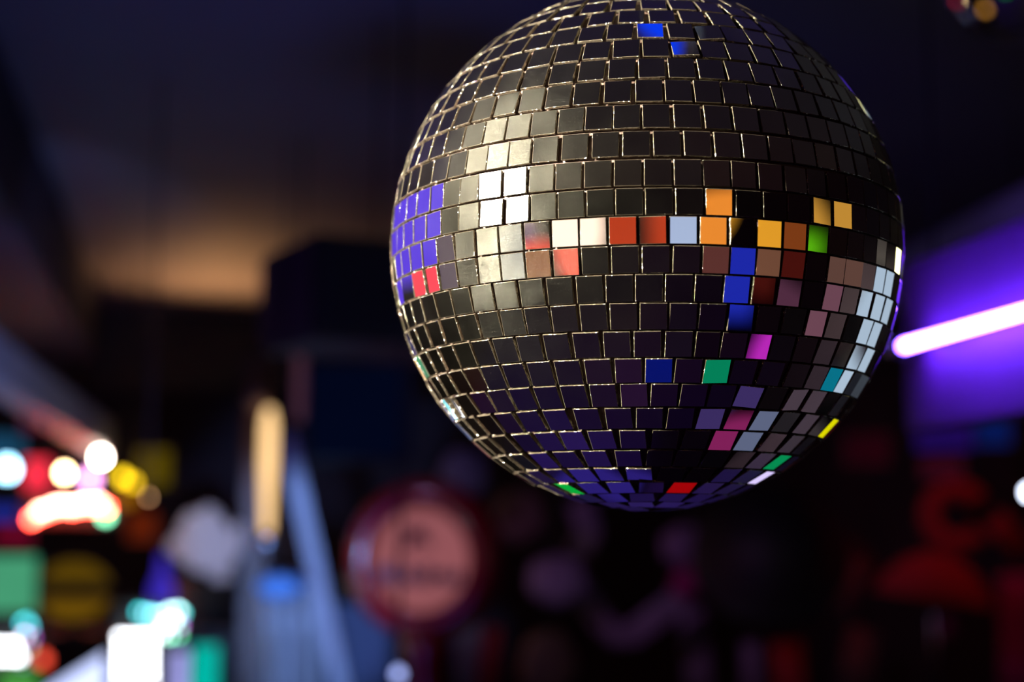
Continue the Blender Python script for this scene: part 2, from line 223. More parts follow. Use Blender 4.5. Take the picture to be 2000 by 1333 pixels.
# ---------------------------------------------------------------- mesh helpers
def frame_from(n, up=ZZ):
    n = Vector(n).normalized(); u = Vector(up)
    if abs(n.dot(u)) > 0.99: u = Vector((0, 1, 0))
    x = u.cross(n).normalized(); y = n.cross(x).normalized(); return x, y, n
class MB:
    def __init__(s): s.b = bmesh.new()
    def hexa(s, c, X, Y, Z, bevel=0.0):
        """box with centre c and half axes X, Y, Z"""
        c, X, Y, Z = map(Vector, (c, X, Y, Z))
        vs = [s.b.verts.new(c + X * i + Y * j + Z * k) for i in (-1, 1) for j in (-1, 1) for k in (-1, 1)]
        fs = [(0, 1, 3, 2), (4, 6, 7, 5), (0, 4, 5, 1), (2, 3, 7, 6), (0, 2, 6, 4), (1, 5, 7, 3)]
        fa = [s.b.faces.new([vs[i] for i in f]) for f in fs]
        bmesh.ops.recalc_face_normals(s.b, faces=fa)
        if bevel:
            es = set(e for f in fa for e in f.edges); bmesh.ops.bevel(s.b, geom=list(es), offset=bevel, segments=2, affect='EDGES')
        return s
    def sphere(s, c, r, seg=24, rings=14, sq=(1, 1, 1), lump=0.0, ls=6.0):
        c = Vector(c); rr = []
        for i in range(rings + 1):
            a = math.pi * i / rings; ring = []
            for j in range(seg if 0 < i < rings else 1):
                t = 2 * math.pi * j / seg; d = Vector((math.sin(a) * math.cos(t), math.sin(a) * math.sin(t), math.cos(a)))
                k = r * (1 + lump * noise.noise(d * ls * 0.3 + c))
                ring.append(s.b.verts.new(c + Vector((d.x * sq[0], d.y * sq[1], d.z * sq[2])) * k))
            rr.append(ring)
        for i in range(rings):
            A, B = rr[i], rr[i + 1]
            for j in range(seg):
                k = (j + 1) % seg
                if len(A) == 1: s.b.faces.new((A[0], B[j], B[k]))
                elif len(B) == 1: s.b.faces.new((A[j], B[0], A[k]))
                else: s.b.faces.new((A[j], B[j], B[k], A[k]))
        return s
    def lathe(s, c, prof, axis=ZZ, seg=32):
        """profile of (radius, height) turned round the axis through c; closed where the radius is 0"""
        c = Vector(c); x, y, n = frame_from(axis); rr = []
        for r, h in prof:
            if r < 1e-6: rr.append([s.b.verts.new(c + n * h)])
            else: rr.append([s.b.verts.new(c + n * h + (x * math.cos(2 * math.pi * j / seg) + y * math.sin(2 * math.pi * j / seg)) * r) for j in range(seg)])
        for A, B in zip(rr, rr[1:]):
            for j in range(seg):
                k = (j + 1) % seg
                if len(A) == 1 and len(B) == 1: break
                if len(A) == 1: s.b.faces.new((A[0], B[j], B[k]))
                elif len(B) == 1: s.b.faces.new((A[j], B[0], A[k]))
                else: s.b.faces.new((A[j], B[j], B[k], A[k]))
        return s
    def tube(s, pts, r, seg=12, cap=True):
        pts = [Vector(p) for p in pts]; rr = []; rs = r if isinstance(r, (list, tuple)) else [r] * len(pts)
        t0 = (pts[1] - pts[0]).normalized(); x, y, _ = frame_from(t0)
        for i, p in enumerate(pts):
            a = pts[max(i - 1, 0)]; b = pts[min(i + 1, len(pts) - 1)]; t = (b - a).normalized()
            x = (x - t * x.dot(t)).normalized(); y = t.cross(x)
            rr.append([s.b.verts.new(p + (x * math.cos(2 * math.pi * j / seg) + y * math.sin(2 * math.pi * j / seg)) * rs[i]) for j in range(seg)])
        for A, B in zip(rr, rr[1:]):
            for j in range(seg): k = (j + 1) % seg; s.b.faces.new((A[j], A[k], B[k], B[j]))
        if cap: s.b.faces.new(list(reversed(rr[0]))); s.b.faces.new(rr[-1])
        return s
    def prism(s, c, X, Y, N, poly, depth):
        """outline poly in the X, Y plane through c, pushed depth along N"""
        c, X, Y, N = map(Vector, (c, X, Y, N))
        a = [s.b.verts.new(c + X * p[0] + Y * p[1]) for p in poly]; b = [s.b.verts.new(c + X * p[0] + Y * p[1] + N * depth) for p in poly]
        s.b.faces.new(list(reversed(a))); s.b.faces.new(b)
        for i in range(len(a)): j = (i + 1) % len(a); s.b.faces.new((a[i], a[j], b[j], b[i]))
        return s
    def cloth(s, c, X, Y, N, nx, ny, f, thick=0.004):
        """a hanging sheet of real thickness; f(u, v) gives the fold depth along N and the side shift"""
        c, X, Y, N = map(Vector, (c, X, Y, N)); g = [[], []]
        for side in (0, 1):
            for i in range(nx + 1):
                col = []
                for j in range(ny + 1):
                    u, v = i / nx * 2 - 1, j / ny * 2 - 1; d, sx = f(u, v)
                    col.append(s.b.verts.new(c + X * (u + sx) + Y * v + N * (d + (thick if side else 0))))
                g[side].append(col)
        for i in range(nx):
            for j in range(ny):
                s.b.faces.new((g[0][i][j], g[0][i][j + 1], g[0][i + 1][j + 1], g[0][i + 1][j])); s.b.faces.new((g[1][i][j], g[1][i + 1][j], g[1][i + 1][j + 1], g[1][i][j + 1]))
        for j in range(ny):
            for i in (0, nx): s.b.faces.new((g[0][i][j], g[0][i][j + 1], g[1][i][j + 1], g[1][i][j]))
        for i in range(nx):
            for j in (0, ny): s.b.faces.new((g[0][i][j], g[0][i + 1][j], g[1][i + 1][j], g[1][i][j]))
        bmesh.ops.recalc_face_normals(s.b, faces=s.b.faces[:]); return s
    def obj(s, name, m, parent=None, smooth=False, mods=None):
        me = bpy.data.meshes.new(name)
        bmesh.ops.recalc_face_normals(s.b, faces=s.b.faces[:])
        if parent is not None:
            bmesh.ops.translate(s.b, verts=s.b.verts[:], vec=-parent.location)
        s.b.to_mesh(me); s.b.free()
        for x in (m if isinstance(m, (list, tuple)) else [m]): me.materials.append(x)
        for p in me.polygons: p.use_smooth = smooth
        o = bpy.data.objects.new(name, me); COL.objects.link(o)
        if parent is not None: o.parent = parent
        return o
def thing(name, label, cat, loc, group=None):
    o = bpy.data.objects.new(name, None); o.empty_display_size = 0.05; COL.objects.link(o); o.location = loc
    o['label'] = label; o['category'] = cat
    if group: o['group'] = group
    return o
def tag(o, label, cat, group=None):
    o['label'] = label; o['category'] = cat
    if group: o['group'] = group
    return o
def struct(o): o['kind'] = 'structure'; return o
def wpx(px, d): return px / F_PX * d          # photo pixels to metres at a distance

# ---------------------------------------------------------------- the room
M_CEIL = mat('ceiling_paint', (0.16, 0.15, 0.16), 0.75, noise_scale=1.3, vary=0.35, bump=0.1)
M_WALL = mat('wall_paint', (0.05, 0.025, 0.04), 0.7, noise_scale=2.0, vary=0.4, bump=0.2)
M_DARK = mat('black_paint', (0.012, 0.011, 0.012), 0.6, noise_scale=5, vary=0.3)
M_FLOOR = mat('dark_floor', (0.05, 0.035, 0.05), 0.45, noise_scale=3, vary=0.3)
M_TABLE = mat('black_table', (0.03, 0.018, 0.03), 0.5, noise_scale=6, vary=0.4)
M_WOOD = mat('dark_wood', (0.12, 0.05, 0.022), 0.45, noise_scale=9, vary=0.5, bump=0.2)
M_BLACKMETAL = mat('black_metal', (0.02, 0.02, 0.022), 0.35, 0.8)
M_CHROME = mat('brushed_chrome', (0.55, 0.55, 0.57), 0.25, 1.0)
M_WHITE = mat('white_paint', (0.62, 0.60, 0.58), 0.5)
um, vm = (U0 + U1) / 2, (V0 + V1) / 2; hu, hv = (U1 - U0) / 2, (V1 - V0) / 2
struct(MB().hexa(room(um, vm, -0.05), UX * (hu + .1), VY * (hv + .1), ZZ * .05).obj('floor', M_FLOOR))
struct(MB().hexa(room(um, vm, H_ + .05), UX * (hu + .1), VY * (hv + .1), ZZ * .05).obj('ceiling', M_CEIL))
struct(MB().hexa(room(U0 - .05, vm, H_ / 2), UX * .05, VY * hv, ZZ * H_ / 2).obj('wall_left', M_WALL))
struct(MB().hexa(room(U1 + .05, vm, H_ / 2), UX * .05, VY * hv, ZZ * H_ / 2).obj('wall_right', M_WALL))
struct(MB().hexa(room(um, V1 + .05, H_ / 2), UX * (hu + .1), VY * .05, ZZ * H_ / 2).obj('wall_back', M_WALL))
struct(MB().hexa(room(um, V0 - .05, H_ / 2), UX * (hu + .1), VY * .05, ZZ * H_ / 2).obj('wall_rear', M_WALL))

# ---------------------------------------------------------------- the mirror ball
SQ = 1.02334904
FR = Vector((-0.0832117538, -0.996531888, 0.0)); RT = ZZ.cross(FR)
def ball_pt(la, lo, r=BR, c=BALL):
    a, b = R_(la), R_(lo); n = (FR * math.cos(b) + RT * math.sin(b)) * math.cos(a) + ZZ * math.sin(a)
    return c + Vector((n.x, n.y, n.z * SQ)) * r, Vector((n.x, n.y, n.z / SQ)).normalized()
def mirror_material():
    m = bpy.data.materials.new('mirror_glass'); m.use_nodes = True; nt = m.node_tree; nt.nodes.clear()
    o = nt.nodes.new('ShaderNodeOutputMaterial')
    g1 = nt.nodes.new('ShaderNodeBsdfGlossy'); g1.inputs['Color'].default_value = (0.90, 0.90, 0.90, 1); g1.inputs['Roughness'].default_value = 0.0
    g2 = nt.nodes.new('ShaderNodeBsdfGlossy'); g2.inputs['Color'].default_value = (0.95, 0.88, 0.66, 1); g2.inputs['Roughness'].default_value = 0.5
    g3 = nt.nodes.new('ShaderNodeBsdfGlossy'); g3.inputs['Color'].default_value = (0.95, 0.90, 0.74, 1); g3.inputs['Roughness'].default_value = 0.27
    tc = nt.nodes.new('ShaderNodeTexCoord'); mp = nt.nodes.new('ShaderNodeMapping'); mp.inputs['Scale'].default_value = (1, 1, 3.2); mp.inputs['Rotation'].default_value = (0.3, 0.4, 0.2)
    n1 = nt.nodes.new('ShaderNodeTexNoise'); n1.inputs['Scale'].default_value = 1300; n1.inputs['Detail'].default_value = 3; n1.inputs['Distortion'].default_value = 0.6
    nt.links.new(tc.outputs['Object'], mp.inputs['Vector']); nt.links.new(mp.outputs['Vector'], n1.inputs['Vector'])
    bp = nt.nodes.new('ShaderNodeBump'); bp.inputs['Strength'].default_value = 0.5; bp.inputs['Distance'].default_value = 0.00028
    nt.links.new(n1.outputs['Fac'], bp.inputs['Height']); nt.links.new(bp.outputs['Normal'], g2.inputs['Normal']); nt.links.new(bp.outputs['Normal'], g3.inputs['Normal'])
    # dust and fine scratches: a soft veil over the silver, thicker in places
    n2 = nt.nodes.new('ShaderNodeTexNoise'); n2.inputs['Scale'].default_value = 60; n2.inputs['Detail'].default_value = 5
    nt.links.new(tc.outputs['Object'], n2.inputs['Vector'])
    mr = nt.nodes.new('ShaderNodeMapRange'); mr.inputs['From Min'].default_value = 0.35; mr.inputs['From Max'].default_value = 0.75; mr.inputs['To Min'].default_value = VEIL * 0.6; mr.inputs['To Max'].default_value = VEIL * 1.5
    nt.links.new(n2.outputs['Fac'], mr.inputs['Value'])
    ms = nt.nodes.new('ShaderNodeMixShader'); m0 = nt.nodes.new('ShaderNodeMixShader'); m0.inputs[0].default_value = 0.88
    nt.links.new(g2.outputs[0], m0.inputs[1]); nt.links.new(g3.outputs[0], m0.inputs[2])
    nt.links.new(mr.outputs['Result'], ms.inputs[0]); nt.links.new(g1.outputs[0], ms.inputs[1]); nt.links.new(m0.outputs[0], ms.inputs[2]); nt.links.new(ms.outputs[0], o.inputs[0])
    return m
VEIL = 0.016
M_MIRROR = mirror_material()
def edge_material():
    m = bpy.data.materials.new('cut_glass_edge'); m.use_nodes = True; nt = m.node_tree; nt.nodes.clear()
    o = nt.nodes.new('ShaderNodeOutputMaterial'); d = nt.nodes.new('ShaderNodeBsdfDiffuse'); d.inputs['Color'].default_value = (0.07, 0.056, 0.04, 1)
    g = nt.nodes.new('ShaderNodeBsdfGlossy'); g.inputs['Color'].default_value = (0.70, 0.65, 0.52, 1); g.inputs['Roughness'].default_value = 0.17
    tc = nt.nodes.new('ShaderNodeTexCoord'); n1 = nt.nodes.new('ShaderNodeTexNoise'); n1.inputs['Scale'].default_value = 700; n1.inputs['Detail'].default_value = 2
    nt.links.new(tc.outputs['Object'], n1.inputs['Vector'])
    bp = nt.nodes.new('ShaderNodeBump'); bp.inputs['Strength'].default_value = 1.0; bp.inputs['Distance'].default_value = 0.0015
    nt.links.new(n1.outputs['Fac'], bp.inputs['Height']); nt.links.new(bp.outputs['Normal'], g.inputs['Normal'])
    ms = nt.nodes.new('ShaderNodeMixShader'); n3 = nt.nodes.new('ShaderNodeTexNoise'); n3.inputs['Scale'].default_value = 110; n3.inputs['Detail'].default_value = 3; nt.links.new(tc.outputs['Object'], n3.inputs['Vector'])
    mr = nt.nodes.new('ShaderNodeMapRange'); mr.inputs['From Min'].default_value = 0.42; mr.inputs['From Max'].default_value = 0.68; mr.inputs['To Min'].default_value = 0.04; mr.inputs['To Max'].default_value = 0.6
    nt.links.new(n3.outputs['Fac'], mr.inputs['Value']); nt.links.new(mr.outputs['Result'], ms.inputs[0])
    nt.links.new(d.outputs[0], ms.inputs[1]); nt.links.new(g.outputs[0], ms.inputs[2]); nt.links.new(ms.outputs[0], o.inputs[0]); return m
M_EDGE = edge_material()
M_CORE = mat('ball_core_glue', (0.10, 0.06, 0.045), 0.6, noise_scale=200, vary=0.4, bump=0.3)
rt = random.Random(11)
def facets(c, br, rows, tilts, row0, half=0.0048, jit=0.8):
    b = bmesh.new(); T = 0.0011 * br / BR; half = half * br / BR
    for ri, (la1, la0, L) in enumerate(rows):
        lam = (la0 + la1) / 2; hgt = min(half, R_(la1 - la0) * br * 0.5 * 0.972)
        for j in range(len(L)):
            l0, l1 = L[j], L[(j + 1) % len(L)]
            if l1 <= l0: l1 += 360
            P, m = ball_pt(lam, (l0 + l1) / 2, br, c)
            e = ZZ.cross(m).normalized(); nu = m.cross(e).normalized()
            if nu.z < 0: nu = -nu
            t = tilts.get((ri - row0, j)) if tilts else None
            if t: tu, tv = t
            else: tu, tv = rt.gauss(0, jit), rt.gauss(0, jit)
            if t: k = min(1, 9.0 / max(1e-3, math.hypot(tu, tv))); tu *= k; tv *= k
            n = (m + e * math.tan(R_(tu)) + nu * math.tan(R_(tv)) * (1 if m.cross(e).normalized().dot(nu) > 0 else -1)).normalized()
            ee = (e - n * e.dot(n)).normalized(); uu = n.cross(ee).normalized()
            rot = R_(rt.gauss(0, 0.35)); ee, uu = ee * math.cos(rot) + uu * math.sin(rot), uu * math.cos(rot) - ee * math.sin(rot)
            w_ = min(half, R_(l1 - l0) * math.cos(R_(lam)) * br * 0.5 * 0.963); w_ *= rt.uniform(0.985, 1.0)
            ch = 0.00016 * br / BR; bot = []; mid = []; top = []
            for sx, sy in ((-1, -1), (1, -1), (1, 1), (-1, 1)):
                q = P + ee * (sx * w_) + uu * (sy * hgt)
                bot.append(b.verts.new(q - n * T)); mid.append(b.verts.new(q - n * ch * 0.9))
                top.append(b.verts.new(P + ee * (sx * (w_ - ch)) + uu * (sy * (hgt - ch))))
            f = b.faces.new(top); f.material_index = 0
            if f.normal.dot(n) < 0: pass
            for k in range(4):
                q = (k + 1) % 4
                b.faces.new((mid[k], mid[q], top[q], top[k])).material_index = 1
                b.faces.new((bot[k], bot[q], mid[q], mid[k])).material_index = 1
    bmesh.ops.recalc_face_normals(b, faces=b.faces[:])
    return b
def mirror_ball(label, c, br, rows, tilts, row0, hang):
    t = thing('disco_ball', label, 'disco ball', c)
    m = MB(); m.b.free(); m.b = facets(c, br, rows, tilts, row0); m.obj('mirror_tiles', [M_MIRROR, M_EDGE], t)
    MB().sphere(c, br - 0.0015 * br / BR, 64, 40, (1, 1, SQ)).obj('ball_core', M_CORE, t, True)
    top = c + ZZ * br * SQ
    MB().lathe(top - ZZ * .004, [(0, .012), (.012, .012), (.014, .008), (.016, 0), (0, 0)]).obj('cap', M_CHROME, t, True)
    MB().tube([top + ZZ * .008 + UX * (.007 * math.cos(a)) + ZZ * (.008 + .007 * math.sin(a)) for a in [x * math.pi / 8 for x in range(17)]], .0012, 8, False).obj('hanging_ring', M_CHROME, t, True)
    MB().tube([top + ZZ * .015, Vector((top.x, top.y, H_))], .0015, 8).obj('hanging_wire', M_BLACKMETAL, t, True)
    return t
mirror_ball('large sharp mirror ball of square glass tiles hanging in the foreground', BALL, BR, ROWS, TILT, ROW0, None)
B2 = at(1990, -62, 2.3)
mirror_ball('blurred second mirror ball cut off by the top right corner', B2, BR, ROWS, TILT2, ROW0, None)
# ---------------------------------------------------------------- lamp that strikes the ball
kc, kr, ku, _ = src_geom('K'); kn = (BALL - kc).normalized()
def par_can(label, c, n, r, shell, lens_mat, hang=True):
    t = thing('stage_lamp', label, 'stage lamp', c)
    L = r * 2.4
    MB().lathe(c, [(r * 1.12, .012), (r * 1.16, .012), (r * 1.16, -.02), (r * 1.05, -L * .6), (r * .6, -L), (0, -L), (0, -L + .006), (r * .56, -L + .006), (r * 1.0, -L * .58), (r * 1.12, -.02), (r * 1.12, .012)], n, 40).obj('housing', shell, t, True)
    if lens_mat: MB().lathe(c, [(0, -.03), (r * 1.05, -.03), (r * 1.05, -.036), (0, -.036)], n, 40).obj('lens', lens_mat, t, True)
    sx = n.cross(ZZ).normalized()
    top = Vector((c.x, c.y, H_)) - Vector((n.x, n.y, 0)) * L * .4
    b = c - n * L * .4
    MB().tube([b + sx * r * 1.1, b + sx * r * 1.3 + ZZ * .02, b + sx * r * 1.3 + ZZ * r * 1.3, b + ZZ * r * 1.6, b - sx * r * 1.3 + ZZ * r * 1.3, b - sx * r * 1.3 + ZZ * .02, b - sx * r * 1.1], .007, 8).obj('yoke', M_BLACKMETAL, t, True)
    MB().tube([b + ZZ * r * 1.55, Vector((b.x, b.y, H_))], .012, 10).obj('drop_rod', M_BLACKMETAL, t, True)
    return t
par_can('black stage lamp hanging left of the camera whose white beam strikes the mirror ball', kc - kn * .01, kn, 0.085, M_BLACKMETAL, None)
al = bpy.data.lights.new('stage_lamp_beam', 'AREA'); al.shape = 'DISK'; al.size = 0.17; al.spread = R_(26); al.energy = KEY_W; al.color = (1.0, 0.94, 0.78)
ao = bpy.data.objects.new('stage_lamp_beam', al); COL.objects.link(ao); ao.location = kc + kn * .004; ao.rotation_euler = kn.to_track_quat('-Z', 'Y').to_euler()

# ---------------------------------------------------------------- unseen emitters added for the tiles to reflect, shaped as signs, pendants, candles
LBL = {
 'violet': ('light_box', 'wide violet LED light panel hung left of the ball, seen in its left tiles', 'light panel'),
 'pink': ('lit_sign', 'added pink-red glowing board on the left wall reflected low at the ball rim', 'sign'),
 'mauve': ('lit_sign', 'added dim mauve glowing board on the left wall', 'sign'),
 'grey': ('lit_sign', 'added pale grey glowing board on the left wall beside the brown one', 'sign'),
 'brown': ('lit_sign', 'added brown glowing board on the left wall behind the camera', 'sign'),
 'globe': ('pendant_lamp', 'big white glowing globe pendant reflected beside the glare on the ball', 'pendant lamp'),
 'red': ('lit_sign', 'added wide brick red glowing board on the rear wall', 'sign'),
 'redspot': ('pendant_lamp', 'small red glowing pendant hanging low behind the camera', 'pendant lamp'),
 'screen': ('television', 'added pale blue glowing television on the rear wall', 'television'),
 'amber1': ('pendant_lamp', 'orange glowing pendant reflected right of the pale blue tile', 'pendant lamp'),
 'amber2': ('pendant_lamp', 'golden amber pendant between the orange one and the right wall', 'pendant lamp'),
 'amber3': ('pendant_lamp', 'dull yellow pendant close to the right wall', 'pendant lamp'),
 'orange': ('lit_sign', 'added dim orange brown glowing board high on the right wall', 'sign'),
 'green1': ('lit_sign', 'added tiny bright green glowing board on the right wall', 'sign'),
 'blue': ('lit_sign', 'added deep blue glowing board low on the rear wall', 'sign'),
 'tan1': ('lit_sign', 'added reddish tan glowing board on the rear wall, standing in for lit wall', 'sign'),
 'tan2': ('lit_sign', 'added tan glowing board at the rear end of the right wall, standing in for lit wall', 'sign'),
 'tan3': ('lit_sign', 'added long tan glowing board on the right wall, standing in for lit wall', 'sign'),
 'dred': ('lit_sign', 'added dark red glowing board on the right wall below the orange one', 'sign'),
 'rose': ('lit_sign', 'added dusty rose glowing board on the right wall below the long tan one', 'sign'),
 'rose2': ('lit_sign', 'added plum rose glowing board low on the right wall near the floor', 'sign'),
 'cooler': ('added_cooler', 'added tall drinks cooler with pale blue glowing door reflected at the right rim', 'drinks cooler'),  # made-up cooler, its glowing face whitens the right rim tiles
 'hot': ('pendant_lamp', 'small blazing yellow-white bulb lamp reflected on the right rim of the ball', 'pendant lamp'),
 'skyblue': ('ceiling_spot', 'round blue ceiling spotlight above the ball reflected near its top', 'ceiling light'),
 'magenta': ('added_glow_cup', 'added magenta glowing glass candle holder on the low table', 'candle holder'),
 'emerald': ('added_glow_cup', 'added emerald green glowing glass candle holder on the low table', 'candle holder'),
 'cobalt': ('added_glow_cup', 'added dark cobalt blue glowing glass candle holder on the low table', 'candle holder'),
 'teal': ('added_glow_cup', 'added teal glowing glass candle holder at the right end of the low table', 'candle holder'),
 'card': ('added_glow_card', 'added pale blue grey glowing menu card in the middle of the low table', 'menu card'),
 'card2': ('added_glow_card', 'added beige grey glowing menu card at the far end of the low table', 'menu card'),
 'card3': ('added_glow_card', 'added purple glowing menu card beside the rose candle on the low table', 'menu card'),
 'indigo': ('added_glow_card', 'added indigo glowing menu card at the near left end of the high counter', 'menu card'),
 'rosecandle': ('added_glow_cup', 'added rose pink glowing glass candle holder on the low table', 'candle holder'),
 'yellow': ('added_glow_cup', 'added yellow glowing glass candle holder at the far right of the high counter', 'candle holder'),
 'green2': ('added_glow_cup', 'added sea green glowing candle holder on the high counter', 'candle holder'),
 'lavender': ('added_glow_cup', 'added pale lavender glowing candle holder on the high counter', 'candle holder'),
 'green3': ('added_glow_cup', 'added bright green glowing candle holder at the left of the high counter', 'candle holder'),
 'redcandle': ('added_glow_cup', 'added red glowing candle holder at the near edge of the high counter', 'candle holder'),
}
GRP = {'lit_sign': 'added glowing boards that colour the mirror tiles', 'pendant_lamp': 'pendant lamps behind the camera', 'added_glow_cup': 'added glowing cups that colour the mirror tiles', 'added_glow_card': 'added glowing cards that colour the mirror tiles'}
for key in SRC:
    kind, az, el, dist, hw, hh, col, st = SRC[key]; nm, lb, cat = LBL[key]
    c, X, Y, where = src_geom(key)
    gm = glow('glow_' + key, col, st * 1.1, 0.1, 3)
    if kind == 'candle':
        t = thing(nm, lb, cat, c - ZZ * .03, GRP.get(nm)); r = .03
        MB().lathe(c - ZZ * .03, [(0, .004), (r * .82, .004), (r * .96, .02), (r, .045), (r * .97, .062), (r * .90, .062), (r * .92, .045), (r * .88, .024), (0, .02)]).obj('glass_cup', gm, t, True)
        MB().lathe(c - ZZ * .03, [(0, 0), (r * .8, 0), (r * .84, .003), (0, .0045)]).obj('base', M_CHROME, t, True)
    elif kind == 'card':
        t = thing(nm, lb, cat, c, GRP.get(nm)); n = X.cross(Y).normalized(); n = n if n.z > 0 else -n
        MB().hexa(c + n * .006, X * 1.06, Y * 1.06, n * .005, .002).obj('holder', M_BLACKMETAL, t)
        MB().hexa(c + n * .0125, X, Y, n * .0015).obj('glow_sheet', gm, t)
    elif kind == 'pendant':
        r = X.length; t = thing(nm, lb, cat, c, GRP.get(nm))
        MB().sphere(c, r * .98, 32, 20).obj('globe', gm, t, True)
        MB().lathe(c + ZZ * r * .93, [(r * .36, -.004), (r * .36, .012), (r * .2, .03), (.008, .05), (0, .05)]).obj('fitting', M_CHROME, t, True)
        MB().tube([c + ZZ * (r * .93 + .045), Vector((c.x, c.y, H_))], .004, 8).obj('cord', M_DARK, t, True)
    elif kind == 'ceiling':
        t = thing(nm, lb, cat, c, None); r = X.length
        MB().lathe(c, [(r * 1.02, -.002), (r * 1.3, -.004), (r * 1.35, .028), (0, .028), (0, .02), (r * 1.02, .018), (r * 1.02, -.002)]).obj('ring', M_CHROME, t, True)
        MB().lathe(c, [(0, .002), (r, .002), (r, .008), (0, .008)]).obj('lens', gm, t, True)
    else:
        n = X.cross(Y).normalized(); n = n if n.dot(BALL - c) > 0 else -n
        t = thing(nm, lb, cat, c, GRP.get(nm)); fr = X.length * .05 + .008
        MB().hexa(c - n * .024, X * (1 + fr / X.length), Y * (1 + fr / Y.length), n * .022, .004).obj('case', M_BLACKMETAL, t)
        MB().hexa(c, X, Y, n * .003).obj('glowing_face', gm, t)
        if kind == 'cooler':
            xd = X.normalized(); zt, zb = c.z + Y.length, c.z - Y.length
            MB().hexa(Vector((c.x, c.y, (zt + .12) / 2)) - n * .33, xd * (X.length + .05), ZZ * (zt + .12) / 2, n * .28, .01).obj('cabinet', M_WHITE, t)
            MB().tube([c + X * .9 + n * .03 + ZZ * .2, c + X * .9 + n * .03 - ZZ * .2], .01, 10).obj('handle', M_CHROME, t, True)
            for k in range(3): MB().hexa(c - Y * (.5 - k * .5) - n * .002, X * .98, ZZ * .006, n * .01).obj('shelf', M_CHROME, t)
        if kind == 'panel':
            for sg in (-.7, .7):
                q = c + X * sg - n * .024; MB().tube([q + Y, Vector((q.x, q.y, H_))], .005, 8).obj('hanging_rod', M_BLACKMETAL, t)

# the low table and the high counter under the ball
t = thing('low_table', 'dark low bar table under the mirror ball carrying candles and cards', 'table', Vector((.95, .70, 0)))
MB().hexa((.95, .70, TABLE_Z - .02), (.93, 0, 0), (0, .74, 0), (0, 0, .02), .006).obj('tabletop', M_TABLE, t)
for a in (-1, 1):
    for b in (-1, 1): MB().hexa((.95 + a * .85, .70 + b * .66, (TABLE_Z - .04) / 2), (.03, 0, 0), (0, .03, 0), (0, 0, (TABLE_Z - .04) / 2), .004).obj('leg', M_TABLE, t)
t = thing('high_counter', 'dark high bar counter ahead of the mirror ball, just below the frame', 'bar counter', Vector((.55, 1.9, 0)))
MB().hexa((.62, 2.02, COUNTER_Z - .02), (.80, 0, 0), (0, .55, 0), (0, 0, .02), .006).obj('counter_top', M_TABLE, t)
MB().hexa((.25, 1.17, COUNTER_Z - .02), (.43, 0, 0), (0, .299, 0), (0, 0, .0199), .006).obj('counter_end', M_TABLE, t)
MB().hexa((.62, 2.1, (COUNTER_Z - .04) / 2), (.74, 0, 0), (0, .40, 0), (0, 0, (COUNTER_Z - .04) / 2)).obj('counter_front', M_DARK, t)
# ================================================================ the blurred room ahead
# ---- violet neon tube on its hanging rail, right of the ball
zt = 1.795; ut = 0.665
va, vb = 1.09, 1.475
t = thing('neon_tube_lamp', 'bright violet-white neon tube sloping up to the right edge beside the ball', 'neon light', room(ut, 1.0, zt))
MB().tube([room(ut, va + (vb - va) * k / 8, zt) for k in range(9)], .0034, 14).obj('tube', glow('violet_neon', NEON_COL, NEON_S, 0.0), t, True)
for v in (va + .01, vb - .01): MB().lathe(room(ut, v, zt), [(0, -.012), (.009, -.012), (.009, .012), (0, .012)], VY).obj('end_cap', M_CHROME, t, True)
for v in (1.15, 1.4): MB().hexa(room(ut + .012, v, zt), UX * .012, VY * .004, ZZ * .004).obj('clip', M_CHROME, t)
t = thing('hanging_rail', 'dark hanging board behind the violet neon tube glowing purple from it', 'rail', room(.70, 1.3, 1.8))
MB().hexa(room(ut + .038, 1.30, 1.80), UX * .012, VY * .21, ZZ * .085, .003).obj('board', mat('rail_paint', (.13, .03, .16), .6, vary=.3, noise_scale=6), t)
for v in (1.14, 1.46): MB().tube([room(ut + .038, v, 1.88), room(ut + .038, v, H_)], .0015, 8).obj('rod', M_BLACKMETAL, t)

# ---- pale beam above it
t = MB()
a, b = at(1700, 575, 3.2), at(2120, 375, 2.5)
dx = (b - a).normalized()
tag(MB().hexa((a + b) / 2, dx * (b - a).length / 2, dx.cross(ZZ).normalized() * .03, ZZ * .045, .004).obj('ceiling_beam', mat('pale_beam_paint', (.38, .38, .42), .5)), 'dim blue-grey beam crossing the upper right above the neon tube', 'beam')

# ---- far end of the ceiling: dark soffit, the added warm spot shines in front of it
s0 = MB().hexa(room(-.4, 7.0, 2.43), UX * 2.95, VY * .06, ZZ * .17).obj('trim_1', M_DARK); struct(s0)
struct(MB().hexa(room(-.85, 4.9, 2.46), UX * .42, VY * 2.03, ZZ * .14).obj('trim_2', mat('left_soffit', (.03, .03, .06), .7)))
# ---- big black hanging speaker box left of the ball
c = at(735, 590, 3.0); n = (CAM - c).normalized(); n.z = 0; n.normalize(); X = ZZ.cross(n).normalized(); X = X if X.dot(CM.col[0].to_3d()) > 0 else -X
t = thing('hanging_speaker', 'large black speaker box hanging left behind the mirror ball', 'speaker', c)
rot = Matrix.Rotation(R_(24), 3, 'Z'); Xs, ns = rot @ X, rot @ n
MB().hexa(c, Xs * wpx(190, 3), ZZ * wpx(98, 3), ns * .14, .012).obj('cabinet', M_DARK, t)
MB().hexa(c + ns * .142, Xs * wpx(170, 3), ZZ * wpx(84, 3), ns * .004).obj('grille', mat('speaker_grille', (.015, .015, .018), .8, noise_scale=300, bump=.5), t)
MB().tube([c + ZZ * wpx(98, 3), Vector((c.x, c.y, H_))], .003, 10).obj('bracket', M_BLACKMETAL, t)

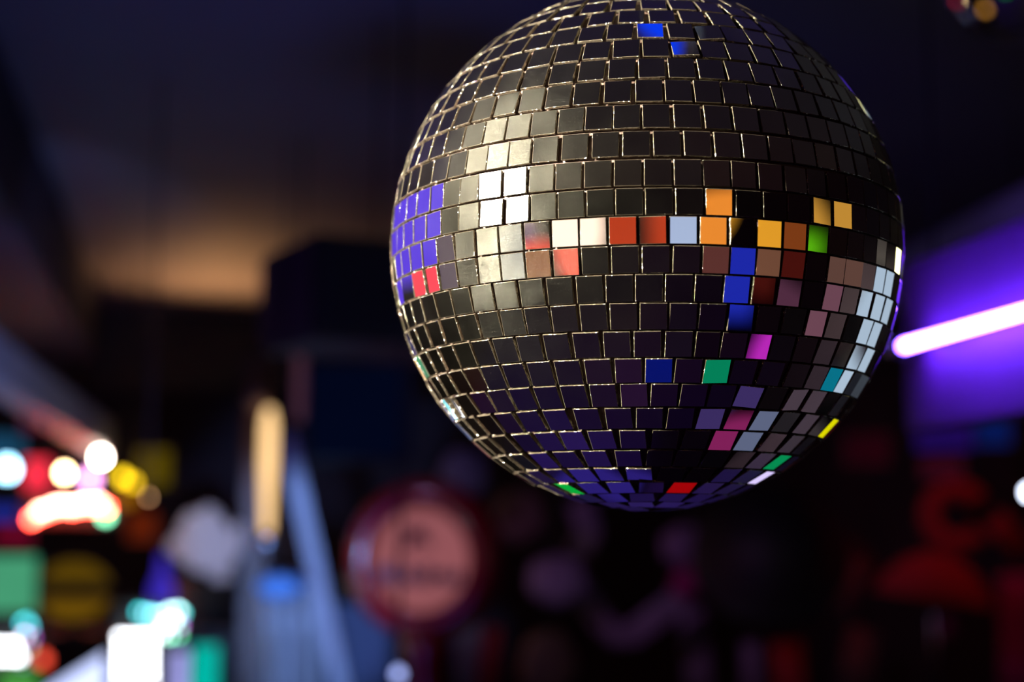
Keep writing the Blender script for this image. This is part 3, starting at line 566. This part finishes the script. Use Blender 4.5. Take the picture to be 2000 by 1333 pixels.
# ---- pale beam running down to the bulbs at the left
a, b = at(-190, 590, 3.0), at(196, 856, 5.6); dx = (b - a).normalized(); sd = dx.cross(ZZ).normalized(); upv = sd.cross(dx)
tag(MB().hexa((a + b) / 2, dx * (b - a).length / 2, sd * .04, upv * .055, .005).obj('sloping_beam', M_WHITE), 'pale beam sloping down from the left edge to the brightest bulb', 'beam')

def hang(o, p, label_mesh='hanging_cord'):
    g = MB().tube([p, Vector((p.x, p.y, H_))], .0025, 6).obj(label_mesh, M_DARK); g.parent = o; g.matrix_parent_inverse = o.matrix_world.inverted() if o.type != 'EMPTY' else Matrix.Translation(-o.location)
def look_axes(c):
    n = CAM - Vector(c); n.z = 0; n.normalize(); X = n.cross(ZZ).normalized() * -1
    if X.dot(CM.col[0].to_3d()) < 0: X = -X
    return X, n
def bulb(label, px, py, d, rpx, col, st, cat='light bulb', hang=None, group='bulbs and signs over the bar'):
    c = at(px, py, d); r = wpx(rpx, d); t = thing('light_bulb', label, cat, c, group)
    MB().lathe(c, [(0, -r), (r * .5, -r * .87), (r * .87, -r * .5), (r, 0), (r * .87, r * .5), (r * .5, r * .95), (r * .42, r * 1.25), (0, r * 1.3)], ZZ, 20).obj('glass', glow('bulb_%d_%d' % (px, py), col, st, 0), t, True)
    MB().lathe(c + ZZ * r * 1.2, [(r * .48, 0), (r * .5, r * .8), (r * .2, r * 1.1), (0, r * 1.1)], ZZ, 14).obj('socket', M_BLACKMETAL, t, True)
    MB().tube([c + ZZ * r * 2.2, Vector((c.x, c.y, hang if hang else H_))], .003, 6).obj('cord', M_DARK, t)
    return t
D = 5.6
bulb('brightest round white bulb at the end of the pale beam', 197, 894, D - .25, 9, 'fff2dc', 60)
bulb('warm golden-white bulb left of the brightest one', 126, 925, D, 8, 'ffdca0', 40)
bulb('icy blue-white bulb at the left edge', 14, 918, D, 16, 'a0e0ff', 16)
bulb('pink-white bulb below the brightest one', 176, 938, D, 14, 'ffa8ec', 7)
bulb('small tan bulb right of the yellow ones', 290, 972, D * .6, 4, 'e0a878', 6)
bulb('golden yellow bulb nearest the brightest one', 240, 934, D, 9, 'e8c018', 8)
bulb('second yellow bulb, the right one of the yellow pair', 260, 944, D, 8, 'd8b018', 7)
bulb('mint green bulb under the right end of the red neon', 206, 1008, D, 8, '80f0b8', 12, hang=2.3)
def panel(name, label, cat, px0, py0, px1, py1, d, col, st, th=.02, frame=True, tilt=0, group=None):
    c = at((px0 + px1) / 2, (py0 + py1) / 2, d); X, n = look_axes(c); X = Matrix.Rotation(R_(tilt), 3, 'Z') @ X; n = Matrix.Rotation(R_(tilt), 3, 'Z') @ n
    w_, h_ = wpx((px1 - px0) / 2, d), wpx((py1 - py0) / 2, d); t = thing(name, label, cat, c, group)
    MB().hexa(c, X * (w_ + (.012 if frame else 0)), ZZ * (h_ + (.012 if frame else 0)), n * th, .003).obj('case', M_DARK, t)
    MB().hexa(c + n * (th + .002), X * w_, ZZ * h_, n * .003).obj('glowing_face', glow('face_%d_%d' % (px0, py0), col, st, .15, 5), t)
    if name in ('lit_sign', 'wall_poster', 'wall_screen', 'game_screen'): hang(t, c + ZZ * h_)
    return t
panel('lit_sign', 'red-pink lit sign between the icy and the golden bulb', 'sign', 50, 898, 100, 958, D + .1, 'ff3048', 1.2)
panel('lit_sign', 'dim olive-yellow lit sign right of the yellow bulbs', 'sign', 268, 880, 330, 950, D + .42, '7a6408', .45)
panel('lit_sign', 'faint teal glowing panel as haze above the icy bulb at the left edge', 'sign', -20, 850, 44, 900, D + .3, '184868', 1.0)  # glowing panel imitates the teal haze over the bulb
panel('lit_sign', 'dark blue lit sign under the icy bulb', 'sign', -20, 990, 34, 1018, D + .1, '1c2890', 1.0)
panel('lit_sign', 'dark crimson lit sign at the left edge below the blue one', 'sign', -10, 1028, 60, 1066, D + .22, '700828', .8)
panel('lit_sign', 'dim rust red lit sign right of the mint bulb', 'sign', 250, 1000, 305, 1058, D + .3, '5c1c08', .9)
panel('lit_sign', 'amber-orange lit sign under the yellow bulbs', 'sign', 232, 958, 262, 988, D + .18, 'a86808', 1.0)
panel('lit_sign', 'small dark red sign beside the pale beam', 'sign', 45, 812, 105, 842, D + .55, '500820', .9)
# red script neon
c = at(130, 1000, D - .05); X, n = look_axes(c); t = thing('neon_sign', 'glowing red and white script neon sign over the bar', 'neon sign', c)
pts = [(58, 1018), (72, 1008), (88, 1003), (104, 996), (122, 992), (142, 996), (160, 990), (180, 991), (198, 988), (212, 994)]
MB().tube([at(x, y, D - .05) for x, y in pts], .009, 10).obj('script_tube', glow('red_neon', 'ff4838', 60, 0), t, True)
MB().tube([at(x, y - 7, D - .05) for x, y in pts[1:-1]], .008, 10).obj('upper_tube', glow('peach_neon', 'ffa088', 40, 0), t, True)
MB().hexa(at(135, 1000, D), X * wpx(95, D), ZZ * wpx(24, D), n * .008, .003).obj('backing', M_DARK, t)

# ---- wooden post, with a glowing tube added for its warm highlight
c = at(512, 1010, 4.6); X, n = look_axes(c)
pt = at(515, 700, 4.6).z
post = tag(MB().hexa(Vector((c.x, c.y, pt / 2)) - X * wpx(14, 4.6), X * wpx(24, 4.6), n * .05, ZZ * pt / 2, .006).obj('wooden_post', M_WOOD), 'dark brown wooden post behind the tall amber tube', 'post')
lc = at(524, 900, 4.45); t = thing('amber_highlight_tube', 'tall glowing amber tube added for the highlight on the wooden post', 'lamp', lc)
MB().lathe(lc, [(0, -wpx(150, 4.45)), (.012, -wpx(146, 4.45)), (.017, -wpx(60, 4.45)), (.021, 0), (.020, wpx(70, 4.45)), (.012, wpx(100, 4.45)), (0, wpx(104, 4.45))], ZZ, 24).obj('glass_tube', glow('amber_highlight_glow', 'ffcf90', 1.6, .12, 6), t, True)
MB().lathe(lc, [(.02, -wpx(170, 4.45)), (.03, -wpx(150, 4.45)), (.02, -wpx(140, 4.45)), (0, -wpx(140, 4.45))], ZZ, 20).obj('base', M_CHROME, t, True)
MB().hexa(lc - n * .04 - ZZ * .1, X * .012, n * .05, ZZ * .012).obj('bracket', M_CHROME, t)
k_ = MB().lathe(at(503, 780, 4.5), [(0, -.035), (.02, -.03), (.03, 0), (.022, .03), (0, .04)], ZZ, 20).obj('knob', mat('knob_wood', (.45, .28, .16), .5), None, True); k_.parent = post
c = at(586, 730, 3.9); tag(MB().hexa(c, look_axes(c)[0] * wpx(11, 3.9), look_axes(c)[1] * .02, ZZ * wpx(95, 3.9), .006).obj('hanging_plank', mat('plank_wood', (.60, .34, .18), .5, noise_scale=14)), 'short brown plank hanging left of the speaker box', 'plank')
tag(MB().tube([c + ZZ * wpx(94, 3.9), Vector((c.x, c.y, H_))], .003, 6).obj('plank_cord', M_DARK), 'thin dark cord holding the brown plank', 'cord')

# ---- dark blue poster behind the speaker
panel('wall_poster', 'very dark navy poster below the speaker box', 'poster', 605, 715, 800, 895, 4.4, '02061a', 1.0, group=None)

# ---- leaning board and folded white cloth lit blue
a, b = at(560, 850, 4.1), at(655, 1290, 4.18); b = a + (b - a) * ((a.z - .06) / (a.z - b.z)); dx = (b - a).normalized(); X, n = look_axes(a); sd = dx.cross(n).normalized()
tag(MB().hexa((a + b) / 2, dx * (b - a).length / 2, sd * wpx(17, 4), n * .012, .003).obj('leaning_board', mat('pale_board', (.50, .50, .56), .5)), 'narrow pale board leaning diagonally beside the amber tube', 'board')
c = at(570, 1240, 4.42); X, n = look_axes(c)
def folds(u, v): return .07 * math.sin(u * 7 + v * 1.5) + .018 * math.sin(u * 21 + 1), .05 * math.sin(v * 3 + 1) * (1 - v) / 2
tag(MB().cloth(c, X * wpx(66, 4.2), ZZ * wpx(130, 4.2), n, 40, 16, folds, .003).obj('white_cloth', mat('white_linen', (.62, .62, .64), .8, noise_scale=40, vary=.1), None, True), 'folded white cloth hanging in blue light below the amber tube', 'cloth')
c = at(546, 1146, 3.85); o_ = tag(MB().sphere(c, wpx(36, 4.05), 28, 18, (1.15, .6, .62), .2).obj('blue_bag', mat('blue_fabric', (.10, .30, .62), .6, noise_scale=30), None, True), 'bright blue bag resting over the white cloth', 'bag'); hang(o_, c + ZZ * wpx(24, 4))
tag(MB().hexa(at(700, 1290, 4.3), look_axes(c)[0] * wpx(60, 4.3), look_axes(c)[1] * .05, ZZ * wpx(110, 4.3), .01).obj('storage_crate', mat('navy_crate', (.03, .05, .12), .6)), 'dark navy crate right of the white cloth', 'crate')

# ---- petrol pump globe sign
DG = 3.9; c = at(830, 1094, DG); X, n = look_axes(c); rot = Matrix.Rotation(R_(-18), 3, 'Z'); X, n = rot @ X, rot @ n
rO, rI = wpx(157, DG), wpx(100, DG)
t = thing('pump_globe_sign', 'round red petrol pump globe with pale face, winged horse and lettering', 'sign', c)
M_RED = mat('red_enamel', (.20, .003, .010), .25, coat=.25, noise_scale=4)
prof = [(rI, .045), (rI + .012, .058), ((rI + rO) / 2, .066), (rO - .012, .045), (rO, .012), (rO, -.012), (rO - .012, -.045), ((rI + rO) / 2, -.066), (rI + .012, -.058), (rI, -.045), (rI, .045)]
MB().lathe(c, prof, n, 64).obj('rim', M_RED, t, True)
MB().lathe(c, [(0, .040), (rI * .6, .038), (rI, .030), (rI, -.03), (0, -.04)], n, 64).obj('face', glow('globe_face', 'a45e64', .75, .12, 5), t, True)
# winged horse in flight
horse = [(-.52, -.10), (-.40, .02), (-.28, .10), (-.10, .12), (-.30, .42), (-.02, .34), (.04, .52), (.14, .36), (.20, .46), (.24, .26), (.34, .38), (.46, .42), (.58, .34), (.48, .28), (.40, .14), (.34, .02), (.52, -.06), (.60, -.22), (.50, -.14), (.34, -.10), (.44, -.24), (.32, -.34), (.34, -.24), (.22, -.08), (.0, -.08), (-.16, -.02), (-.26, -.22), (-.44, -.30), (-.32, -.18), (-.30, -.06), (-.42, -.04)]
hs = rI * .62
MB().prism(c + n * .042 + ZZ * rI * .36 - X * .0, X * -hs, ZZ * hs, n, horse, .004).obj('winged_horse', mat('red_decal', (.10, .0, .01), .6), t)
def text_mesh(s, c, X, Z, n, size, m, name, parent, depth=.003):
    cu = bpy.data.curves.new(name, 'FONT'); cu.body = s; cu.size = size; cu.align_x = 'CENTER'; cu.align_y = 'CENTER'; cu.extrude = depth; cu.offset = size * .03
    tmp = bpy.data.objects.new('tmp', cu); COL.objects.link(tmp); bpy.context.view_layer.update()
    me = bpy.data.meshes.new_from_object(tmp.evaluated_get(bpy.context.evaluated_depsgraph_get())); bpy.data.objects.remove(tmp); bpy.data.curves.remove(cu)
    M = Matrix((X.normalized(), Z.normalized(), n.normalized())).transposed()
    for v in me.vertices: v.co = M @ v.co + c - parent.location
    me.materials.clear(); me.materials.append(m); me.name = name
    o = bpy.data.objects.new(name, me); COL.objects.link(o); o.parent = parent; return o
text_mesh('Mobilgas', c + n * .044 - ZZ * rI * .30, X, ZZ, n, rI * .50, mat('navy_letters', (.02, .01, .05), .6), 'lettering', t)
MB().lathe(c - ZZ * (rO + .0), [(.055, .012), (.06, -.01), (.042, -.05), (.048, -.35), (.07, -.5), (0, -.5)], ZZ, 32).obj('neck', M_RED, t, True)
MB().lathe(c - ZZ * (rO + .48), [(.16, 0), (.18, -.03), (.18, -c.z + rO + .5), (0, -c.z + rO + .5)], ZZ, 40).obj('pump_body', M_RED, t, True)
bulb('blue-white round lamp glowing in front of the red neck of the pump globe', 778, 1318, 2.2, 11, 'a8b8ff', 2.2, group=None)

# ---- pale flower cluster, bottle, screen, oval sign
c0 = at(400, 1065, 5.45); t = thing('paper_flowers', 'pale grey-white cluster of paper flowers left of the post', 'flowers', c0)
M_PAPER = mat('white_paper', (.60, .58, .66), .8, noise_scale=40, vary=.2)
for k, (x, y, r) in enumerate([(385, 1035, 34), (412, 1040, 36), (366, 1072, 28), (396, 1085, 34), (428, 1085, 34), (458, 1060, 24), (470, 1045, 20), (430, 1120, 20), (345, 1068, 18), (408, 1010, 20)]):
    m_ = MB(); c = at(x, y, 5.45 + .02 * (k % 3)); r = wpx(r, 5.45)
    for q in range(6):
        a = q * math.pi / 3 + k; X, n = look_axes(c); m_.sphere(c + (X * math.cos(a) + ZZ * math.sin(a)) * r * .5 + n * .01, r * .55, 12, 8, (1, .6, 1), .3)
    m_.obj('flower', M_PAPER, t, True)
MB().lathe(Vector((c0.x, c0.y, 0)), [(.06, 0), (.09, .02), (.07, .5), (.10, c0.z - wpx(70, 5.45)), (0, c0.z - wpx(70, 5.45))], ZZ, 28).obj('stand', M_DARK, t, True)
DB = 5.0
zb = at(316, 1230, DB).z - .004; c = at(262, 1230, DB); X, n = look_axes(c); t = thing('back_bar', 'dark bar counter at the lower left under the glowing bottle and oval sign', 'bar counter', Vector((c.x, c.y, 0)))
MB().hexa(Vector((c.x, c.y, zb - .02)), X * wpx(200, DB), n * .10, ZZ * .02, .004).obj('counter_top', M_DARK, t)
MB().hexa(Vector((c.x, c.y, (zb - .04) / 2)), X * wpx(188, DB), n * .10, ZZ * (zb - .04) / 2).obj('counter_front', M_DARK, t)
c = at(316, 1168, DB); t = thing('glowing_bottle', 'violet-blue glowing bottle left of the paper flowers', 'bottle', c)
u_ = wpx(1, DB)
MB().lathe(c, [(0, -62 * u_), (22 * u_, -62 * u_), (24 * u_, -56 * u_), (24 * u_, -20 * u_), (0, -20 * u_)], ZZ, 24).obj('lower_glass', glow('bottle_blue', '0850b8', .9, .1), t, True)
MB().lathe(c, [(0, -20 * u_), (24 * u_, -20 * u_), (22 * u_, 20 * u_), (11 * u_, 46 * u_), (8 * u_, 78 * u_), (10 * u_, 80 * u_), (0, 82 * u_)], ZZ, 24).obj('upper_glass', glow('bottle_violet', '3c2cb8', 1.0, .1), t, True)
panel('game_screen', 'green glowing screen at the lower left edge', 'screen', -60, 1088, 66, 1262, 4.6, '459a72', 1.0)
c = at(145, 1154, 4.9); X, n = look_axes(c); t = thing('oval_sign', 'black oval sign with dim gold upper and lower halves', 'sign', c)
ov = [(math.cos(a) * wpx(74, 4.9), math.sin(a) * wpx(62, 4.9)) for a in [k * math.pi / 24 for k in range(48)]]
MB().prism(c - n * .01, X, ZZ, n, [(x * 1.08, y * 1.08) for x, y in ov], .012).obj('backing', M_DARK, t)
up = [(x * .96, y * .94) for x, y in ov if y > wpx(14, 4.9)]; lo = [(x * .96, y * .94) for x, y in ov if y < -wpx(10, 4.9)]
MB().prism(c + n * .003, X, ZZ, n, up, .004).obj('upper_field', glow('gold_up', '5a4208', .9, .15), t)
MB().prism(c + n * .003, X, ZZ, n, lo, .004).obj('lower_field', glow('gold_low', '6a4c0a', .9, .15), t)
zs = (c.z - wpx(60, 4.9) + zb) / 2; MB().hexa(Vector((c.x, c.y, zs)), X * .02, n * .01, ZZ * (zs - zb + .001)).obj('stem', M_DARK, t)

# ---- LED towers on the bar
DL = 4.4
def led_tower(label, dots, body, d):
    x0, y0, x1, y1 = body; c = at((x0 + x1) / 2, (y0 + y1) / 2, d); X, n = look_axes(c)
    t = thing('led_display', label, 'LED display', c, 'LED displays on the bar')
    MB().hexa(c - n * .10, X * wpx((x1 - x0) / 2, d), n * .03, ZZ * wpx((y1 - y0) / 2, d), .004).obj('housing', M_DARK, t)
    for x, y, r, col, st in dots:
        MB().sphere(at(x, y, d), wpx(r, d), 12, 8).obj('led', glow('led_%s_%s' % (col, st), col, st, 0), t, True)
    return t
dots = [(x, y, 6, 'f4f8ff', 16) for y in range(1246, 1345, 20) for x in (236, 255, 274, 293)]
dots += [(272, 1196, 5, '40e8f0', 9), (286, 1199, 5, '90f0ff', 10), (300, 1201, 5, '90f0ff', 10), (315, 1203, 5, 'a0f0ff', 12), (330, 1196, 5, 'd0ffff', 14), (346, 1193, 5, 'd0ffff', 14), (354, 1198, 5, '60f0f0', 9),
         (338, 1214, 5, 'f0f8ff', 14), (322, 1220, 5, 'f0f8ff', 14), (350, 1222, 5, 'd070e8', 8), (348, 1240, 5, '60e8a0', 8), (330, 1242, 5, 'a0ffd8', 10), (316, 1236, 5, 'f0f8ff', 14)]
led_tower('blazing white LED display with a cyan bulb arch at the bottom left', dots, (222, 1180, 362, 1380), DL)
dots = [(x, y, 6, 'f4f8ff', 15) for y in (1262, 1284) for x in (-8, 10, 28)] + [(44, 1218, 5, '40d8e8', 8), (58, 1224, 5, '60e0f0', 7), (52, 1214, 5, '50d8e0', 6), (48, 1242, 5, 'ffd0ff', 8), (62, 1246, 5, 'c060d0', 5), (58, 1266, 5, '50c090', 4), (38, 1284, 6, 'f4f8ff', 12), (20, 1306, 5, '90c8d8', 4), (45, 1303, 5, '90c8d8', 4)]
led_tower('smaller white and cyan LED display in the bottom left corner', dots, (-30, 1200, 72, 1330), DL)
panel('glowing_block', 'teal glowing block right of the white LED display', 'light block', 376, 1262, 424, 1400, DL, '00b8a8', 1.0, group=None)
panel('glowing_block', 'pale lavender glowing block touching the white LED display', 'light block', 334, 1272, 366, 1400, DL + .02, 'a8a8f0', 1.0, group=None)
bulb('orange-red round bulb at the end of the bar ledge', 84, 1290, DL, 12, 'ff5038', 2.2, group=None, hang=None)
# bar ledge running down to the left
a, b = at(262, 1262, 4.72), at(50, 1385, 4.6); dx = (b - a).normalized(); X, n = look_axes(a); hz = dx.cross(ZZ).normalized()
if hz.dot(X) < 0: hz = -hz
t = thing('bar_ledge', 'brown-edged bar ledge with pale lit top sloping to the lower left', 'ledge', (a + b) / 2)
MB().hexa((a + b) / 2, dx * (b - a).length / 2, hz * .012, ZZ * .012, .003).obj('wooden_edge', mat('ledge_wood', (.30, .13, .07), .5), t)
c = at(160, 1340, 4.52); X, n = look_axes(c); t = thing('bar_top_glow_panel', 'bright blue-white glowing panel standing in for the lit bar top', 'menu board', c)  # glowing panel imitates white light lying on the counter top
q_ = wpx(1, 4.52); po = [((x - 160) * q_, (1340 - y) * q_) for x, y in ((90, 1350), (203, 1278), (206, 1440), (90, 1440))]
MB().prism(c - n * .012, X, ZZ, n, [(x * 1.04, y * 1.03) for x, y in po], .01).obj('backing', M_DARK, t)
MB().prism(c, X, ZZ, n, po, .006).obj('glowing_face', glow('bar_top_glow', 'c4d0ff', 1.7, .1), t)
panel('green_screen', 'green glowing strip in the very bottom left corner', 'screen', 0, 1312, 70, 1400, 4.2, '50a848', .8)

# ---- the lower right: dim things on the back wall
M_LAV = mat('lavender_cloth', (.34, .22, .36), .85, noise_scale=20, vary=.3)
M_REDC = mat('red_cloth', (.50, .03, .04), .8, noise_scale=20, vary=.3)
M_MAG = mat('magenta_cloth', (.50, .02, .20), .8, noise_scale=20)
M_TAN = mat('tan_cloth', (.42, .26, .20), .8, noise_scale=20)
DW = 4.8
def strip(name, label, cat, pts, wpx_, d, m, fold=.01, group=None):
    P = [at(x, y, d) for x, y in pts]; X, n = look_axes(P[0]); g = MB(); w0 = wpx(wpx_, d) / 2; prev = None; N = len(P)
    L = [];
    for i, p in enumerate(P):
        tn = (P[min(i + 1, N - 1)] - P[max(0, i - 1)]).normalized(); s_ = tn.cross(n).normalized(); L.append([(p + s_ * w0 * k + n * (fold * math.cos(k * 7 + i)), p + s_ * w0 * k + n * (fold * math.cos(k * 7 + i) - .01)) for k in (-1, -.6, -.2, .2, .6, 1)])
    V = [[(g.b.verts.new(a), g.b.verts.new(b)) for a, b in row] for row in L]
    for i in range(N - 1):
        for k in range(5):
            for s_ in (0, 1): g.b.faces.new((V[i][k][s_], V[i][k + 1][s_], V[i + 1][k + 1][s_], V[i + 1][k][s_]))
        for k in (0, 5): g.b.faces.new((V[i][k][0], V[i][k][1], V[i + 1][k][1], V[i + 1][k][0]))
    for i in (0, N - 1):
        for k in range(5): g.b.faces.new((V[i][k][0], V[i][k + 1][0], V[i][k + 1][1], V[i][k][1]))
    o_ = tag(g.obj(name, m, None, True), label, cat, group); hang(o_, P[0] - ZZ * .01); return o_
strip('draped_scarf', 'dim lavender scarf draped in a V under the mirror ball', 'scarf', [(1108, 1095), (1122, 1125), (1145, 1170), (1175, 1215), (1205, 1245), (1235, 1240), (1275, 1210), (1320, 1175), (1360, 1150)], 46, DW, M_LAV)
strip('hanging_scarf', 'dim mauve scarf hanging straight down under the ball', 'scarf', [(1350, 1190), (1355, 1240), (1362, 1300), (1368, 1380)], 52, DW + .18, M_LAV)
c = at(1085, 1135, DW - .1); o_ = tag(MB().sphere(c, wpx(52, DW), 28, 18, (1.15, .7, .9), .25).obj('plush_toy', M_LAV, None, True), 'rounded lavender plush bundle left of the V scarf', 'plush toy'); hang(o_, c + ZZ * wpx(31, 4))
strip('hanging_scarf', 'faint mauve scarf reaching up to the ball from the plush bundle', 'scarf', [(1130, 980), (1140, 1010), (1148, 1040), (1130, 1085)], 50, DW + .16, M_LAV)
c = at(1068, 1300, DW - .32); o_ = tag(MB().sphere(c, wpx(52, DW), 28, 18, (1.0, .7, 1.2), .2).obj('canvas_bag', M_TAN, None, True), 'dim tan canvas bag at the bottom under the plush bundle', 'bag'); hang(o_, c + ZZ * wpx(31, 4))
c = at(1345, 1070, DW); o_ = tag(MB().sphere(c, wpx(52, DW), 28, 18, (1.1, .7, .8), .2).obj('felt_hat', M_LAV, None, True), 'dim mauve felt hat above the magenta ball', 'hat'); hang(o_, c + ZZ * wpx(31, 4))
c = at(1342, 1142, DW - .1); o_ = tag(MB().sphere(c, wpx(32, DW), 28, 18).obj('magenta_ball', M_MAG, None, True), 'dark magenta ball below the mauve hat', 'ball'); hang(o_, c + ZZ * wpx(19, 4))
c = at(1505, 1075, DW - .3); X, n = look_axes(c); hp = c; t = thing('black_hat', 'big black brimmed hat shape on the back wall right of centre', 'hat', c)
MB().lathe(c, [(0, .09), (.12, .08), (.15, .0), (.22, -.02), (.225, -.03), (.14, -.02), (0, -.02)], (n + ZZ * .5), 40).obj('hat_body', M_DARK, t, True)
MB().lathe(c, [(.151, .015), (.154, .015), (.153, -.002), (.150, -.002)], (n + ZZ * .5), 40).obj('hat_band', mat('hat_band', (.03, .01, .02), .5), t, True); hang(t, c + ZZ * .06)
strip('draped_scarf', 'dark red cloth draped from the ball rim down to the right', 'scarf', [(1500, 985), (1560, 1010), (1610, 1045), (1660, 1090), (1700, 1130)], 60, DW + .34, mat('wine_cloth', (.22, .03, .06), .85))
strip('hanging_scarf', 'faint plum scarf hanging right of the black hat', 'scarf', [(1672, 1090), (1650, 1150), (1640, 1210)], 44, DW, M_LAV)
c = at(1822, 1148, DW - .4); t = thing('red_umbrella', 'half open dark red umbrella dome in the lower right', 'umbrella', c)
MB().lathe(c - ZZ * .03, [(0, .13), (.05, .12), (.10, .09), (.14, .045), (.165, 0), (.158, 0), (.13, .042), (.09, .083), (0, .12)], ZZ + X * .15, 16).obj('canopy', M_REDC, t)
MB().tube([c + ZZ * .12, c - ZZ * .45], .006, 8).obj('shaft', M_CHROME, t, True)
c = at(1868, 1010, DW - .3); X, n = look_axes(c); t = thing('red_ring', 'dark red padded ring above the red umbrella', 'ring', c)
MB().tube([c + (X * math.cos(a) + ZZ * math.sin(a)) * wpx(48, DW) for a in [R_(35 + k * 290 / 30) for k in range(31)]], wpx(20, DW), 12).obj('ring_body', M_REDC, t, True)
strip('draped_scarf', 'dark red scarf right of the padded ring', 'scarf', [(1940, 1010), (1975, 1050), (2010, 1080)], 50, DW, M_REDC)
strip('hanging_scarf', 'crimson cloth hanging down the right edge of the photo', 'scarf', [(1985, 1120), (1982, 1200), (1985, 1280), (1985, 1390)], 62, DW - .2, M_MAG)
c = at(1842, 1226, DW + .02); o_ = tag(MB().sphere(c, wpx(24, DW), 20, 12).obj('small_pompom', M_MAG, None, True), 'small magenta pompom under the red umbrella', 'pompom'); hang(o_, c + ZZ * wpx(14, 4))
strip('hanging_scarf', 'faint purple cloth low between hat and umbrella', 'scarf', [(1690, 1230), (1672, 1290), (1665, 1370)], 60, DW, M_LAV)
strip('hanging_scarf', 'rust red cloth hanging at the bottom under the black hat', 'scarf', [(1535, 1255), (1540, 1310), (1545, 1380)], 60, DW, M_REDC)
strip('hanging_scarf', 'narrow lilac cloth at the bottom left of the rust red one', 'scarf', [(1465, 1255), (1468, 1310), (1470, 1380)], 34, DW, M_LAV)
strip('draped_scarf', 'dark red swag below the black hat', 'scarf', [(1430, 1165), (1480, 1190), (1530, 1192), (1580, 1170)], 42, DW + .2, M_REDC)
strip('hanging_scarf', 'blue-white cloth with a red stripe right of the pump globe neck', 'scarf', [(905, 1215), (915, 1270), (920, 1370)], 56, 4.3, mat('pale_blue_cloth', (.40, .44, .62), .8))
strip('hanging_scarf', 'red cloth hanging right of the blue-white one', 'scarf', [(962, 1225), (955, 1290), (950, 1370)], 34, 4.25, M_REDC)
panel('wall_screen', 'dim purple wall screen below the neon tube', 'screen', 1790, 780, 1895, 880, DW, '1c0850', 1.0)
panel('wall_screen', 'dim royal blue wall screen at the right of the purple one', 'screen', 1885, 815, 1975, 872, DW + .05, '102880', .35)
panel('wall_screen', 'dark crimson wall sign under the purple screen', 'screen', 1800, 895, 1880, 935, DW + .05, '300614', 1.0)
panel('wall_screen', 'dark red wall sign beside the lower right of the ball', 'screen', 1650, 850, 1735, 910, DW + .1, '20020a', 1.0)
bulb('cool white lamp cut by the right edge of the photo', 2010, 963, 3.6, 8, 'e0e8ff', 16, group=None)
c = at(905, 930, 4.5); o_ = tag(MB().sphere(c, wpx(46, 4.5), 24, 16, (1, .7, 1.1), .2).obj('plush_toy', mat('slate_plush', (.14, .16, .32), .85), None, True), 'slate blue plush toy peeking out left under the ball', 'plush toy'); hang(o_, c + ZZ * wpx(27, 4))
c = at(1010, 1010, 4.7); o_ = tag(MB().sphere(c, wpx(48, 4.7), 24, 16, (1.1, .7, 1.1), .2).obj('plush_toy', mat('brown_plush', (.22, .12, .12), .85), None, True), 'brownish plush toy right of the pump globe rim', 'plush toy'); hang(o_, c + ZZ * wpx(28, 4))

c = Vector((-.12, 2.50, COUNTER_Z)); t = thing('added_glow_cup', 'added amber glowing candle holder at the far left corner of the high counter', 'candle holder', c, GRP['added_glow_cup'])  # glowing cup added for an amber tile on the second ball
MB().lathe(c, [(0, .004), (.024, .004), (.029, .02), (.03, .045), (.029, .055), (.026, .055), (.027, .045), (0, .02)]).obj('glass_cup', glow('glow_amber_cup', 'ffb040', 1.6, .1), t, True)
MB().lathe(c, [(0, 0), (.024, 0), (.025, .003), (0, .0045)]).obj('base', M_CHROME, t, True)
